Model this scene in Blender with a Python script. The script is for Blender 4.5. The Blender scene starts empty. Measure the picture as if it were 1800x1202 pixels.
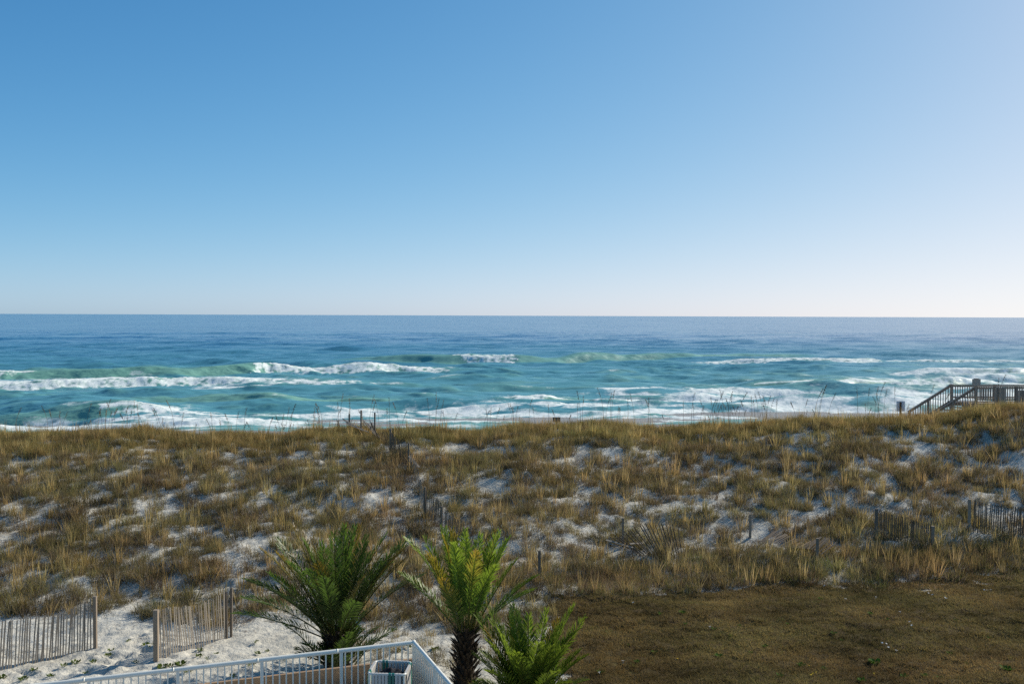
import bpy, math, random
import numpy as np
from mathutils import Vector, Matrix, Quaternion

random.seed(7)
RNG = np.random.default_rng(11)
scene = bpy.context.scene
COL = scene.collection

# ------------------------------------------------------------------ camera
CAM_Z = 9.0
cam_data = bpy.data.cameras.new('camera')
cam_data.sensor_width = 36.0
cam_data.lens = 35.0
cam_data.clip_start = 0.1
cam_data.clip_end = 60000.0
cam = bpy.data.objects.new('camera', cam_data)
COL.objects.link(cam)
cam.location = (0.0, 0.0, CAM_Z)
PITCH = math.radians(-1.54)
ROLL = math.radians(0.21)
cam.rotation_euler = (Matrix.Rotation(math.radians(90) + PITCH, 4, 'X')
                      @ Matrix.Rotation(ROLL, 4, 'Z')).to_euler()
scene.camera = cam

# ------------------------------------------------------------------ sky, sun, exposure
SUN_AZ, SUN_EL = math.radians(53), math.radians(30)      # azimuth clockwise from the view axis (+Y)
world = bpy.data.worlds.new('World')
scene.world = world
world.use_nodes = True
wn = world.node_tree
wn.nodes.clear()
w_out = wn.nodes.new('ShaderNodeOutputWorld')
w_bg = wn.nodes.new('ShaderNodeBackground')
w_sky = wn.nodes.new('ShaderNodeTexSky')
w_sky.sky_type = 'NISHITA'
w_sky.sun_disc = False
w_sky.sun_elevation = SUN_EL
w_sky.sun_rotation = SUN_AZ
w_sky.altitude = 0
w_sky.air_density = 0.45
w_sky.dust_density = 0.5
w_sky.ozone_density = 6.0
w_bg.inputs['Strength'].default_value = 0.15
# the whole sky through one response curve per channel, as a camera's film has
EXPOSURE = 0.2
w_sep = wn.nodes.new('ShaderNodeSeparateColor')
w_com = wn.nodes.new('ShaderNodeCombineColor')
wn.links.new(w_sky.outputs[0], w_sep.inputs[0])
def w_math(op, a_, b_):
    nd = wn.nodes.new('ShaderNodeMath'); nd.operation = op
    for k_, s_ in enumerate((a_, b_)):
        if hasattr(s_, 'links'):
            wn.links.new(s_, nd.inputs[k_])
        else:
            nd.inputs[k_].default_value = s_
    return nd.outputs[0]
for k_, (gain, power, top) in enumerate(((0.169, 1.6, 1.1), (0.253, 1.2, 1.2), (0.266, 1.3, 1.1))):
    t_ = w_math('MULTIPLY', w_math('POWER', w_sep.outputs[k_], power), gain)
    y_ = w_math('DIVIDE', t_, w_math('ADD', w_math('DIVIDE', t_, top), 1.0))
    wn.links.new(w_math('DIVIDE', y_, 0.15 * 2 ** EXPOSURE), w_com.inputs[k_])
wn.links.new(w_com.outputs[0], w_bg.inputs['Color'])
wn.links.new(w_bg.outputs[0], w_out.inputs['Surface'])

sun_dir = Vector((math.sin(SUN_AZ) * math.cos(SUN_EL), math.cos(SUN_AZ) * math.cos(SUN_EL), math.sin(SUN_EL)))
sun_data = bpy.data.lights.new('sun', 'SUN')
sun_data.energy = 4.6
sun_data.angle = math.radians(0.53)
sun_data.color = (1.0, 0.93, 0.82)
sun = bpy.data.objects.new('sun', sun_data)
COL.objects.link(sun)
sun.rotation_euler = sun_dir.to_track_quat('Z', 'Y').to_euler()
sun.location = (40, 30, 60)

scene.cycles.use_denoising = False
scene.cycles.max_bounces = 6
scene.cycles.diffuse_bounces = 3
scene.cycles.glossy_bounces = 3
scene.cycles.transmission_bounces = 3
scene.view_settings.view_transform = 'Standard'
scene.view_settings.look = 'None'
scene.view_settings.exposure = EXPOSURE
scene.view_settings.gamma = 1.0
scene.view_settings.use_curve_mapping = False

# ------------------------------------------------------------------ numpy noise and the lie of the land
_perm = np.random.default_rng(3).permutation(512)
_ang = np.random.default_rng(4).random(512) * 2 * np.pi
_gx, _gy = np.cos(_ang), np.sin(_ang)

def perlin(x, y, seed=0):
    x = np.asarray(x, float); y = np.asarray(y, float)
    xi = np.floor(x).astype(int); yi = np.floor(y).astype(int)
    xf = x - xi; yf = y - yi
    def g(ix, iy, dx, dy):
        h = _perm[(_perm[(ix + seed * 57) & 511] + iy) & 511]
        return _gx[h] * dx + _gy[h] * dy
    u = xf * xf * xf * (xf * (xf * 6 - 15) + 10)
    v = yf * yf * yf * (yf * (yf * 6 - 15) + 10)
    a = g(xi, yi, xf, yf); b = g(xi + 1, yi, xf - 1, yf)
    c = g(xi, yi + 1, xf, yf - 1); d = g(xi + 1, yi + 1, xf - 1, yf - 1)
    return ((a + u * (b - a)) * (1 - v) + (c + u * (d - c)) * v) * 1.5

def fbm(x, y, octaves=4, seed=0):
    s = 0.0; a = 0.5
    for i in range(octaves):
        s = s + a * perlin(x * 2 ** i, y * 2 ** i, seed + i * 7)
        a *= 0.5
    return s

def sstep(a, b, x):
    t = np.clip((np.asarray(x, float) - a) / (b - a), 0, 1)
    return t * t * (3 - 2 * t)

SEA = -2.0
_fr = np.random.default_rng(19)
FOOTPRINTS = []                                       # trodden hollows in the open sand
for _k in range(150):
    if _k < 70:
        _t = _fr.random(); _x = -15 + 13.5 * _t + _fr.normal(0, .2); _y = 24.2 + 1.8 * np.sin(_t * 5) + _fr.normal(0, 0.7)
    elif _k < 110:
        _t = _fr.random(); _x = -10.6 + 1.2 * _t + _fr.normal(0, .3); _y = 24.5 + 5 * _t + _fr.normal(0, .3)
    else:
        _t = _fr.random(); _x = -9.0 + _fr.normal(0, .6); _y = 30 + 6 * _t
    _a = _fr.random() * 3.14
    FOOTPRINTS.append((_x, _y, 0.09 + 0.04 * _fr.random(), 0.15 + 0.06 * _fr.random(), np.cos(_a), np.sin(_a)))

def crest_y(x):
    return 50.0 + 1.2 * np.sin(np.asarray(x) * 0.16 + 0.8)

def crest_z(x):
    return np.interp(x, [-60, -25.7, 0, 11, 17, 25, 34, 60], [2.58, 2.66, 2.9, 3.08, 3.52, 4.2, 4.4, 4.0]) + 0.12 * np.sin(np.asarray(x) * 0.55) + 0.06 * np.sin(np.asarray(x) * 1.3 + 1)

def dune_foot(x):
    return np.interp(x, [-60, -12, -6, 0, 4, 10, 18, 60], [27.5, 27.5, 28.5, 28.0, 31.0, 32.5, 34.0, 36.0])

def shore_y(x):
    return np.interp(x, [-200, -51, -26, 0, 20, 60, 200], [73, 85.5, 95, 97.5, 102, 107, 120])

def lawn_edge(x):
    return np.interp(x, [-5, 1.6, 5.9, 9.4, 13.5, 17.8, 30, 60], [30.6, 31.0, 32.0, 33.0, 33.4, 34.6, 36.5, 40])

def H(x, y):
    """height of the sand above the pool-side sand level"""
    x = np.asarray(x, float); y = np.asarray(y, float)
    cy, cz, fy, sy = crest_y(x), crest_z(x), dune_foot(x), shore_y(x)
    t = np.clip((y - fy) / (cy - fy), 0, 1)
    up = cz * (0.55 * t + 0.45 * t * t * (3 - 2 * t))
    down1 = cz + (-0.7 - cz) * sstep(cy + 1.0, cy + 15.0, y)
    down2 = -0.7 + (SEA + 0.7) * np.clip((y - (cy + 15)) / np.maximum(sy - cy - 15, 1), 0, 4)
    z = np.where(y <= cy, up, np.where(y < cy + 15, down1, np.minimum(down2, -0.7)))
    on_dune = sstep(0.02, 0.2, t) * (1 - sstep(cy + 6, cy + 16, y))
    hum = 0.15 * perlin(x / 2.7 + y * 0.12, y / 2.0, 1) + 0.10 * perlin(x / 1.1, y / 0.95, 2) + 0.05 * perlin(x / 0.5, y / 0.42, 9) + 0.02 * perlin(x / 0.22, y / 0.2, 10)
    z = z + on_dune * (hum + 0.30 * perlin(x / 9.0, y / 6.0, 5) * (1 - sstep(0.75, 1.0, t)))
    for fx, fy, ax, ay, ca, sa in FOOTPRINTS:
        dx, dy = x - fx, y - fy
        m = (np.abs(dx) < 0.5) & (np.abs(dy) < 0.5)
        if m.any():
            q = ((dx[m] * ca + dy[m] * sa) / ax) ** 2 + ((dy[m] * ca - dx[m] * sa) / ay) ** 2
            if z.ndim:
                z[m] += -0.085 * np.exp(-q) + 0.035 * np.exp(-(np.sqrt(q) - 1.5) ** 2 * 3)
    lawn = sstep(0.6, 2.2, x) * (1 - sstep(-0.8, 0.8, y - lawn_edge(x)))
    near = (1 - on_dune) * (1 - lawn) * (y < 48)
    z = z + near * (0.06 * perlin(x / 1.6, y / 1.3, 3) + 0.05 * perlin(x / 0.42, y / 0.36, 4) + 0.028 * perlin(x / 0.21, y / 0.19, 6))
    z = z + lawn * (0.16 * perlin(x / 5.0, y / 4.0, 8) + 0.06 * perlin(x / 0.9, y / 0.7, 12) + 0.03 * perlin(x / 0.35, y / 0.3, 13))
    return z

def grass_cover(x, y):
    """0..1.5 how densely the dune grass grows"""
    x = np.asarray(x, float); y = np.asarray(y, float)
    cy, fy = crest_y(x), dune_foot(x)
    t = np.clip((y - fy) / (cy - fy), 0, 1)
    hum = perlin(x / 2.7 + y * 0.12, y / 2.0, 1)
    c = 0.70 + 0.25 * hum + 0.70 * perlin(x / 0.95 + y * 0.25, y / 0.9, 21) + 0.85 * perlin(x / 0.48, y / 0.5, 23) + 0.35 * perlin(x / 5.5, y / 3.5, 22)
    c = c + 0.75 * sstep(0.90, 0.98, t)          # the thick band along the crest
    right_foot = sstep(1.0, 3.0, x) * np.exp(-((y - lawn_edge(x) - 1.2) / 1.1) ** 2)
    c = c + 0.9 * right_foot
    for px, py, rx, ry, k in BARE:
        c = c - 0.55 * k * np.exp(-((x - px) / rx) ** 2 - ((y - py) / ry) ** 2)
    front = np.interp(x, [-60, -12, -8.5, -7, -4, -2, 1.5], [28.6, 29.2, 28.3, 29.4, 29.0, 28.2, 27.6])
    c = np.where((x < 1.5) & (y < front), 0.0, c)
    return np.clip(c, 0, 1.5) * (1 - sstep(8, 14, y - cy))

BARE = [(-3.5, 47.6, 1.8, 0.9, 1.2), (5.3, 46.4, 1.6, 0.8, 1.2), (2.4, 45.0, 1.4, 0.7, 0.7), (-0.9, 41.6, 2.2, 0.7, 0.9),
        (4.2, 40.0, 1.8, 0.8, 1.0), (-9.3, 33.8, 0.8, 1.6, 1.3), (-13.1, 36.2, 1.3, 0.6, 0.9), (-13.2, 34.0, 1.6, 0.6, 1.0),
        (-5.9, 39.8, 1.6, 0.6, 0.8), (-22.0, 45.8, 1.6, 1.0, 0.9), (7.0, 40.1, 1.4, 0.7, 1.0), (13.6, 39.6, 1.7, 0.7, 1.2),
        (19.2, 40.3, 1.8, 0.8, 1.0), (6.4, 33.9, 0.8, 0.5, 1.2), (-4.3, 37.0, 1.5, 0.6, 0.7), (19.7, 45.8, 1.8, 0.7, 0.7),
        (-15.2, 46.6, 2.2, 0.6, 0.7), (-10.6, 44.3, 1.8, 0.7, 0.8), (0.0, 43.0, 1.5, 0.6, 0.7), (9.8, 38.2, 1.5, 0.7, 0.9),
        (-7.5, 30.8, 0.9, 0.8, 0.6), (10.4, 34.5, 0.8, 0.6, 0.5), (15.6, 35.2, 1.0, 0.4, 0.7), (-18, 38.5, 1.6, .6, .6), (24, 44, 2, .8, .7)]
# ------------------------------------------------------------------ node materials
class NT:
    def __init__(self, name):
        self.m = bpy.data.materials.new(name)
        self.m.use_nodes = True
        self.t = self.m.node_tree
        self.t.nodes.clear()
        self.out = self.t.nodes.new('ShaderNodeOutputMaterial')
    def n(self, typ, **kw):
        nd = self.t.nodes.new(typ)
        for k, v in kw.items():
            if k.startswith('i_'):
                key = k[2:].replace('_', ' ')
                nd.inputs[key].default_value = v
            else:
                setattr(nd, k, v)
        return nd
    def l(self, a, b):
        self.t.links.new(a, b)
    def coords(self, scale=(1, 1, 1), kind='Object'):
        tc = self.n('ShaderNodeTexCoord')
        mp = self.n('ShaderNodeMapping')
        mp.inputs['Scale'].default_value = scale
        self.l(tc.outputs[kind], mp.inputs['Vector'])
        return mp.outputs[0]
    def noise(self, vec, scale, detail=4, rough=0.55):
        nd = self.n('ShaderNodeTexNoise')
        nd.inputs['Scale'].default_value = scale
        nd.inputs['Detail'].default_value = detail
        nd.inputs['Roughness'].default_value = rough
        self.l(vec, nd.inputs['Vector'])
        return nd
    def ramp(self, fac, stops):
        nd = self.n('ShaderNodeValToRGB')
        cr = nd.color_ramp
        while len(cr.elements) < len(stops):
            cr.elements.new(0.5)
        for e, (p, c) in zip(cr.elements, stops):
            e.position = p
            e.color = c if len(c) == 4 else (*c, 1)
        self.l(fac, nd.inputs['Fac'])
        return nd.outputs['Color']
    def mix(self, fac, a, b, mode='MIX'):
        nd = self.n('ShaderNodeMix', data_type='RGBA', blend_type=mode)
        for src, idx in ((fac, 0), (a, 6), (b, 7)):
            if hasattr(src, 'links'):
                self.l(src, nd.inputs[idx])
            elif isinstance(src, (int, float)):
                nd.inputs[idx].default_value = src
            else:
                nd.inputs[idx].default_value = (*src, 1)
        return nd.outputs[2]
    def math(self, op, a, b=None, clamp=False):
        nd = self.n('ShaderNodeMath', operation=op, use_clamp=clamp)
        for i, s in enumerate((a, b)):
            if s is None:
                continue
            if hasattr(s, 'links'):
                self.l(s, nd.inputs[i])
            else:
                nd.inputs[i].default_value = s
        return nd.outputs[0]
    def bsdf(self, color, rough=0.7, spec=0.3, normal=None):
        nd = self.n('ShaderNodeBsdfPrincipled')
        if hasattr(color, 'links'):
            self.l(color, nd.inputs['Base Color'])
        else:
            nd.inputs['Base Color'].default_value = (*color, 1)
        if hasattr(rough, 'links'):
            self.l(rough, nd.inputs['Roughness'])
        else:
            nd.inputs['Roughness'].default_value = rough
        nd.inputs['Specular IOR Level'].default_value = spec
        if normal is not None:
            self.l(normal, nd.inputs['Normal'])
        return nd
    def bump(self, height, strength=0.5, dist=0.02):
        nd = self.n('ShaderNodeBump')
        nd.inputs['Strength'].default_value = strength
        nd.inputs['Distance'].default_value = dist
        self.l(height, nd.inputs['Height'])
        return nd.outputs[0]
    def done(self, shader):
        self.l(shader.outputs[0] if hasattr(shader, 'outputs') else shader, self.out.inputs['Surface'])
        return self.m

def mat_sand():
    t = NT('white_sand')
    c = t.coords()
    big = t.noise(c, 0.6, 4)
    fine = t.noise(c, 5.0, 6, 0.65)
    col = t.ramp(big.outputs['Fac'], [(0.3, (0.52, 0.49, 0.405)), (0.7, (0.62, 0.595, 0.51))])
    litter = t.noise(c, 7.5, 5, 0.7)
    lm = t.ramp(litter.outputs['Fac'], [(0.56, (0, 0, 0)), (0.64, (1, 1, 1))])
    patch = t.noise(c, 0.9, 3)
    pm = t.ramp(patch.outputs['Fac'], [(0.42, (0, 0, 0)), (0.62, (1, 1, 1))])
    lm2 = t.math('MULTIPLY', lm, pm)
    col = t.mix(t.math('MULTIPLY', lm2, 0.75), col, (0.16, 0.12, 0.085))
    geo = t.n('ShaderNodeNewGeometry')
    sep = t.n('ShaderNodeSeparateXYZ')
    t.l(geo.outputs['Position'], sep.inputs[0])
    wet = t.ramp(t.math('MULTIPLY', t.math('ADD', sep.outputs['Z'], t.math('MULTIPLY', patch.outputs['Fac'], 0.25)), -0.5),
                 [(0.52, (0, 0, 0)), (0.70, (1, 1, 1))])             # sand soaked by the swash
    col = t.mix(wet, col, (0.30, 0.26, 0.21))
    rgh = t.math('SUBTRACT', 0.9, t.math('MULTIPLY', wet, 0.55))
    b = t.bump(fine.outputs['Fac'], 0.8, 0.10)
    return t.done(t.bsdf(col, rgh, 0.2, b))

def mat_lawn():
    t = NT('dormant_turf')
    c = t.coords()
    big = t.noise(c, 0.45, 4)
    mid = t.noise(c, 3.0, 6, 0.7)
    fine = t.noise(c, 14.0, 5, 0.75)
    col = t.ramp(big.outputs['Fac'], [(0.3, (0.11, 0.078, 0.036)), (0.55, (0.15, 0.112, 0.045)), (0.75, (0.115, 0.108, 0.035))])
    col = t.mix(t.ramp(mid.outputs['Fac'], [(0.4, (0, 0, 0)), (0.65, (1, 1, 1))]), col, (0.06, 0.038, 0.02))
    col = t.mix(t.ramp(fine.outputs['Fac'], [(0.5, (0, 0, 0)), (0.75, (0.7, 0.7, 0.7))]), col, (0.17, 0.125, 0.06))
    b = t.bump(t.math('ADD', mid.outputs['Fac'], fine.outputs['Fac']), 1.0, 0.12)
    return t.done(t.bsdf(col, 0.95, 0.1, b))

def mat_leafy(name, trans=0.4, rough=0.5, spec=0.35, inst=False):
    """foliage coloured by its own colour attribute, letting light through"""
    t = NT(name)
    a = t.n('ShaderNodeAttribute', attribute_name='Col')
    col = a.outputs['Color']
    if inst:
        ti = t.n('ShaderNodeAttribute', attribute_name='tint', attribute_type='INSTANCER')
        col = t.mix(1.0, col, ti.outputs['Color'], 'MULTIPLY')
    p = t.bsdf(col, rough, spec)
    tr = t.n('ShaderNodeBsdfTranslucent')
    t.l(col, tr.inputs['Color'])
    mx = t.n('ShaderNodeMixShader')
    mx.inputs[0].default_value = trans
    t.l(p.outputs[0], mx.inputs[1])
    t.l(tr.outputs[0], mx.inputs[2])
    return t.done(mx)

def mat_wood(name, dark, light, scale=(6, 6, 0.8)):
    t = NT(name)
    c = t.coords(scale)
    oi = t.n('ShaderNodeObjectInfo')
    add = t.n('ShaderNodeVectorMath', operation='ADD')
    sc = t.n('ShaderNodeVectorMath', operation='SCALE')
    comb = t.n('ShaderNodeCombineXYZ')
    for k in range(3):
        t.l(oi.outputs['Random'], comb.inputs[k])
    t.l(comb.outputs[0], sc.inputs[0]); sc.inputs['Scale'].default_value = 37.0
    t.l(c, add.inputs[0]); t.l(sc.outputs[0], add.inputs[1])
    g = t.noise(add.outputs[0], 3.0, 6, 0.7)
    col = t.ramp(g.outputs['Fac'], [(0.3, dark), (0.7, light)])
    var = t.ramp(oi.outputs['Random'], [(0, (0.62, 0.62, 0.62)), (1, (1.2, 1.17, 1.12))])
    col = t.mix(1.0, col, var, 'MULTIPLY')
    return t.done(t.bsdf(col, 0.85, 0.2, t.bump(g.outputs['Fac'], 0.4, 0.01)))

def mat_plain(name, col, rough=0.5, spec=0.4, vary=0.12, scale=6.0):
    t = NT(name)
    c = t.coords()
    g = t.noise(c, scale, 5, 0.65)
    lo = tuple(v * (1 - vary) for v in col); hi = tuple(min(1, v * (1 + vary)) for v in col)
    cc = t.ramp(g.outputs['Fac'], [(0.3, lo), (0.7, hi)])
    return t.done(t.bsdf(cc, rough, spec, t.bump(g.outputs['Fac'], 0.12, 0.01)))

def mat_sea():
    t = NT('sea_water')
    tc = t.coords()
    foam_a = t.n('ShaderNodeAttribute', attribute_name='foam')
    shal_glow_a = t.n('ShaderNodeAttribute', attribute_name='shallow_glow')
    # body colour of the water: sandy green over the bar, blue where it is deep, wave faces painted paler as backlit glow
    murk = t.noise(t.coords((0.02, 0.06, 0.05)), 1.0, 4)
    body = t.ramp(shal_glow_a.outputs['Fac'], [(0.0, (0.004, 0.085, 0.215)), (0.5, (0.10, 0.31, 0.36)), (1.0, (0.165, 0.36, 0.29))])
    body = t.mix(t.ramp(murk.outputs['Fac'], [(0.4, (0, 0, 0)), (0.7, (0.3, 0.3, 0.3))]), body, (0.06, 0.23, 0.20))
    # ripples as tilted normals
    r1 = t.noise(t.coords((0.35, 0.8, 0.5)), 1.0, 5, 0.65)
    r2 = t.noise(t.coords((1.6, 3.0, 2.0)), 1.0, 3, 0.6)
    calm = t.noise(t.coords((0.010, 0.035, 0.05)), 1.0, 3)
    calm2 = t.noise(t.coords((0.011, 0.0022, 0.05)), 1.0, 7, 0.72)
    cm = t.math('ADD', t.math('MULTIPLY', calm.outputs['Fac'], 0.5), t.math('MULTIPLY', calm2.outputs['Fac'], 0.5))
    ck = t.ramp(cm, [(0.40, (0.5, 0.5, 0.5)), (0.60, (1.55, 1.55, 1.55))])
    def centred(nz, k):
        s = t.n('ShaderNodeVectorMath', operation='SUBTRACT')
        t.l(nz.outputs['Color'], s.inputs[0]); s.inputs[1].default_value = (0.5, 0.5, 0.5)
        m = t.n('ShaderNodeVectorMath', operation='MULTIPLY')
        t.l(s.outputs[0], m.inputs[0]); m.inputs[1].default_value = (k * 0.6, k, 0.0)
        return m.outputs[0]
    geo = t.n('ShaderNodeNewGeometry')
    a1 = t.n('ShaderNodeVectorMath', operation='ADD')
    t.l(centred(r1, 0.92), a1.inputs[0]); t.l(centred(r2, 0.55), a1.inputs[1])
    a1s = t.n('ShaderNodeVectorMath', operation='MULTIPLY')
    t.l(a1.outputs[0], a1s.inputs[0]); t.l(ck, a1s.inputs[1])
    a2 = t.n('ShaderNodeVectorMath', operation='ADD')
    t.l(geo.outputs['Normal'], a2.inputs[0]); t.l(a1s.outputs[0], a2.inputs[1])
    nrm = t.n('ShaderNodeVectorMath', operation='NORMALIZE')
    t.l(a2.outputs[0], nrm.inputs[0])
    water = t.bsdf(body, t.math('ADD', t.math('MULTIPLY', shal_glow_a.outputs['Fac'], 0.36), 0.16), 0.5, nrm.outputs[0])
    water.inputs['IOR'].default_value = 1.33
    # foam: lace broken up by noise
    f1 = t.noise(t.coords((0.34, 0.26, 0.5)), 1.0, 8, 0.74)
    f2 = t.noise(t.coords((1.5, 0.8, 2.0)), 1.0, 5, 0.75)
    lace = t.math('ADD', t.math('MULTIPLY', f1.outputs['Fac'], 0.65), t.math('MULTIPLY', f2.outputs['Fac'], 0.35))
    thr = t.math('SUBTRACT', t.math('ADD', t.math('MULTIPLY', foam_a.outputs['Fac'], 0.62), lace), 0.77)
    thick = t.ramp(f2.outputs['Fac'], [(0.30, (0.5, 0.5, 0.5)), (0.55, (1, 1, 1))])
    mask = t.math('MULTIPLY', t.math('MULTIPLY', thr, 4.5, clamp=True), thick)
    fcol = t.ramp(f2.outputs['Fac'], [(0.3, (0.77, 0.82, 0.77)), (0.65, (0.89, 0.93, 0.88))])
    foam = t.bsdf(fcol, 0.9, 0.1, t.bump(f2.outputs['Fac'], 0.35, 0.15))
    mx = t.n('ShaderNodeMixShader')
    t.l(mask, mx.inputs[0]); t.l(water.outputs[0], mx.inputs[1]); t.l(foam.outputs[0], mx.inputs[2])
    return t.done(mx)

M = dict(
    sand=mat_sand(), lawn=mat_lawn(), sea=mat_sea(),
    grass=mat_leafy('dune_grass_blades', 0.42, 0.65, 0.15, True),
    palm=mat_leafy('palm_leaflets', 0.48, 0.40, 0.5),
    weed=mat_leafy('weed_leaves', 0.35, 0.8, 0.08),
    turf=mat_leafy('turf_blades', 0.3, 0.85, 0.06, True),
    slat=mat_wood('weathered_lath', (0.22, 0.185, 0.145), (0.46, 0.41, 0.34)),
    dark_slat=mat_wood('dark_weathered_lath', (0.10, 0.075, 0.052), (0.25, 0.195, 0.14)),
    post=mat_wood('weathered_post', (0.19, 0.15, 0.115), (0.37, 0.31, 0.24)),
    deck=mat_wood('grey_treated_timber', (0.24, 0.195, 0.155), (0.46, 0.39, 0.32)),
    wire=mat_plain('rusty_wire', (0.12, 0.09, 0.07), 0.6, 0.3),
    white=mat_plain('white_paint', (0.81, 0.79, 0.69), 0.42, 0.4, 0.05, 3.0),
    tan=mat_plain('tan_stucco', (0.33, 0.225, 0.14), 0.9, 0.1, 0.12, 9.0),
    deckfloor=mat_plain('terrace_concrete', (0.42, 0.37, 0.31), 0.9, 0.1, 0.1, 2.0),
    green_strap=mat_plain('green_vinyl', (0.008, 0.16, 0.125), 0.35, 0.5, 0.1),
    white_strap=mat_plain('white_vinyl', (0.56, 0.53, 0.48), 0.4, 0.4, 0.06),
    towel=mat_plain('dark_cloth', (0.028, 0.028, 0.032), 0.95, 0.1, 0.5, 9.0),
    board_pale=mat_plain('weathered_board', (0.42, 0.37, 0.31), 0.8, 0.2, 0.2),
    signwhite=mat_plain('faded_white_board', (0.84, 0.84, 0.84), 0.7, 0.2, 0.1),
    signgrey=mat_plain('grey_board', (0.19, 0.165, 0.14), 0.8, 0.2, 0.2),
    palmtrunk=mat_wood('palm_fibre', (0.03, 0.022, 0.015), (0.10, 0.075, 0.05), (5, 5, 3)),
    brownpost=mat_wood('brown_post', (0.13, 0.075, 0.04), (0.24, 0.15, 0.085)),
    stalk=mat_plain('dry_stalk', (0.20, 0.13, 0.065), 0.8, 0.2, 0.2),
)

# ------------------------------------------------------------------ mesh helpers
def tri_mesh(name, V, F, mat, cols=None, attrs=None, smooth=False):
    V = np.asarray(V, np.float32).reshape(-1, 3)
    F = np.asarray(F, np.int32)
    k = F.shape[1]
    me = bpy.data.meshes.new(name)
    me.vertices.add(len(V)); me.vertices.foreach_set('co', V.ravel())
    me.loops.add(F.size); me.loops.foreach_set('vertex_index', F.ravel())
    me.polygons.add(len(F))
    me.polygons.foreach_set('loop_start', np.arange(0, F.size, k, dtype=np.int32))
    me.polygons.foreach_set('loop_total', np.full(len(F), k, np.int32))
    if smooth:
        me.polygons.foreach_set('use_smooth', np.ones(len(F), bool))
    if cols is not None:
        ca = me.color_attributes.new('Col', 'FLOAT_COLOR', 'POINT')
        c4 = np.ones((len(V), 4), np.float32); c4[:, :3] = cols
        ca.data.foreach_set('color', c4.ravel())
    for k2, arr in (attrs or {}).items():
        at = me.attributes.new(k2, 'FLOAT', 'POINT')
        at.data.foreach_set('value', np.asarray(arr, np.float32).ravel())
    me.materials.append(mat)
    me.update(calc_edges=True)
    me.validate()
    return me

def link(name, me, parent=None, loc=(0, 0, 0)):
    o = bpy.data.objects.new(name, me)
    COL.objects.link(o)
    o.location = loc
    if parent is not None:
        o.parent = parent
    return o

def tag(o, label=None, cat=None, group=None, kind=None):
    if label: o['label'] = label
    if cat: o['category'] = cat
    if group: o['group'] = group
    if kind: o['kind'] = kind
    return o

def thing(name, label, cat, loc, group=None):
    o = bpy.data.objects.new(name, None)
    o.empty_display_size = 0.2
    COL.objects.link(o)
    o.location = loc
    return tag(o, label, cat, group)

def grid_faces(nr, nc):
    i = np.arange(nr - 1)[:, None] * nc + np.arange(nc - 1)[None, :]
    return np.stack([i, i + 1, i + nc + 1, i + nc], -1).reshape(-1, 4)

_units = {}
def unit_mesh(kind, matname):
    key = (kind, matname)
    if key in _units:
        return _units[key]
    if kind == 'box':
        b = 0.0
        V = [(x, y, z) for z in (0, 1) for y in (-.5, .5) for x in (-.5, .5)]
        F = [(0, 2, 3, 1), (4, 5, 7, 6), (0, 1, 5, 4), (2, 6, 7, 3), (0, 4, 6, 2), (1, 3, 7, 5)]
        me = bpy.data.meshes.new('beam_' + matname); me.from_pydata(V, [], F)
    elif kind == 'lath':                     # rough-sawn lath: uneven ends, slight bow
        V = []; F = []
        prof = [(0, .0, 1.0), (.3, .10, .94), (.65, -.08, 1.05), (1, .04, .9)]
        for z, dx, w in prof:
            V += [(-.5 * w + dx, -.5, z), (.5 * w + dx, -.5, z + (.012 if z == 1 else 0)), (.5 * w + dx, .5, z), (-.5 * w + dx, .5, z)]
        for r in range(3):
            for k in range(4):
                F.append((r * 4 + k, r * 4 + (k + 1) % 4, r * 4 + 4 + (k + 1) % 4, r * 4 + 4 + k))
        F += [(3, 2, 1, 0), (12, 13, 14, 15)]
        me = bpy.data.meshes.new('lath_' + matname); me.from_pydata(V, [], F)
    else:
        n = 12
        V = [(0.5 * math.cos(2 * math.pi * k / n), 0.5 * math.sin(2 * math.pi * k / n), z) for z in (0, 1) for k in range(n)]
        F = [(k, (k + 1) % n, n + (k + 1) % n, n + k) for k in range(n)]
        F += [tuple(range(n - 1, -1, -1)), tuple(range(n, 2 * n))]
        me = bpy.data.meshes.new('rod_' + matname); me.from_pydata(V, [], F)
        for p in me.polygons: p.use_smooth = len(p.vertices) == 4
    me.materials.append(M[matname])
    _units[key] = me
    return me

def bar(name, parent, p0, p1, w, d, matname, kind='box', face=None):
    """a straight piece from p0 to p1 (world), w wide and d deep; face = direction its broad side looks along"""
    p0, p1 = Vector(p0), Vector(p1)
    ax = (p1 - p0); L = ax.length; ax.normalize()
    f = Vector(face) if face is not None else Vector((0, -1, 0))
    if abs(f.dot(ax)) > 0.98:
        f = Vector((1, 0, 0)) if abs(ax.x) < 0.9 else Vector((0, 0, 1))
    x = f.cross(ax).normalized()
    y = ax.cross(x).normalized()
    o = bpy.data.objects.new(name, unit_mesh(kind, matname))
    COL.objects.link(o)
    m = Matrix((x, y, ax)).transposed().to_4x4()
    m = Matrix.Translation(p0) @ m @ Matrix.Diagonal((w, d, L, 1))
    if parent is not None:
        o.parent = parent
        pw = parent.matrix_basis if parent.parent is None else Matrix.Translation(parent.parent.location) @ parent.matrix_basis
        if parent.parent is None:
            pw = Matrix.Translation(parent.location)
            m = pw.inverted() @ m
        else:
            o.matrix_parent_inverse = pw.inverted()
    o.matrix_basis = m
    return o

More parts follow.
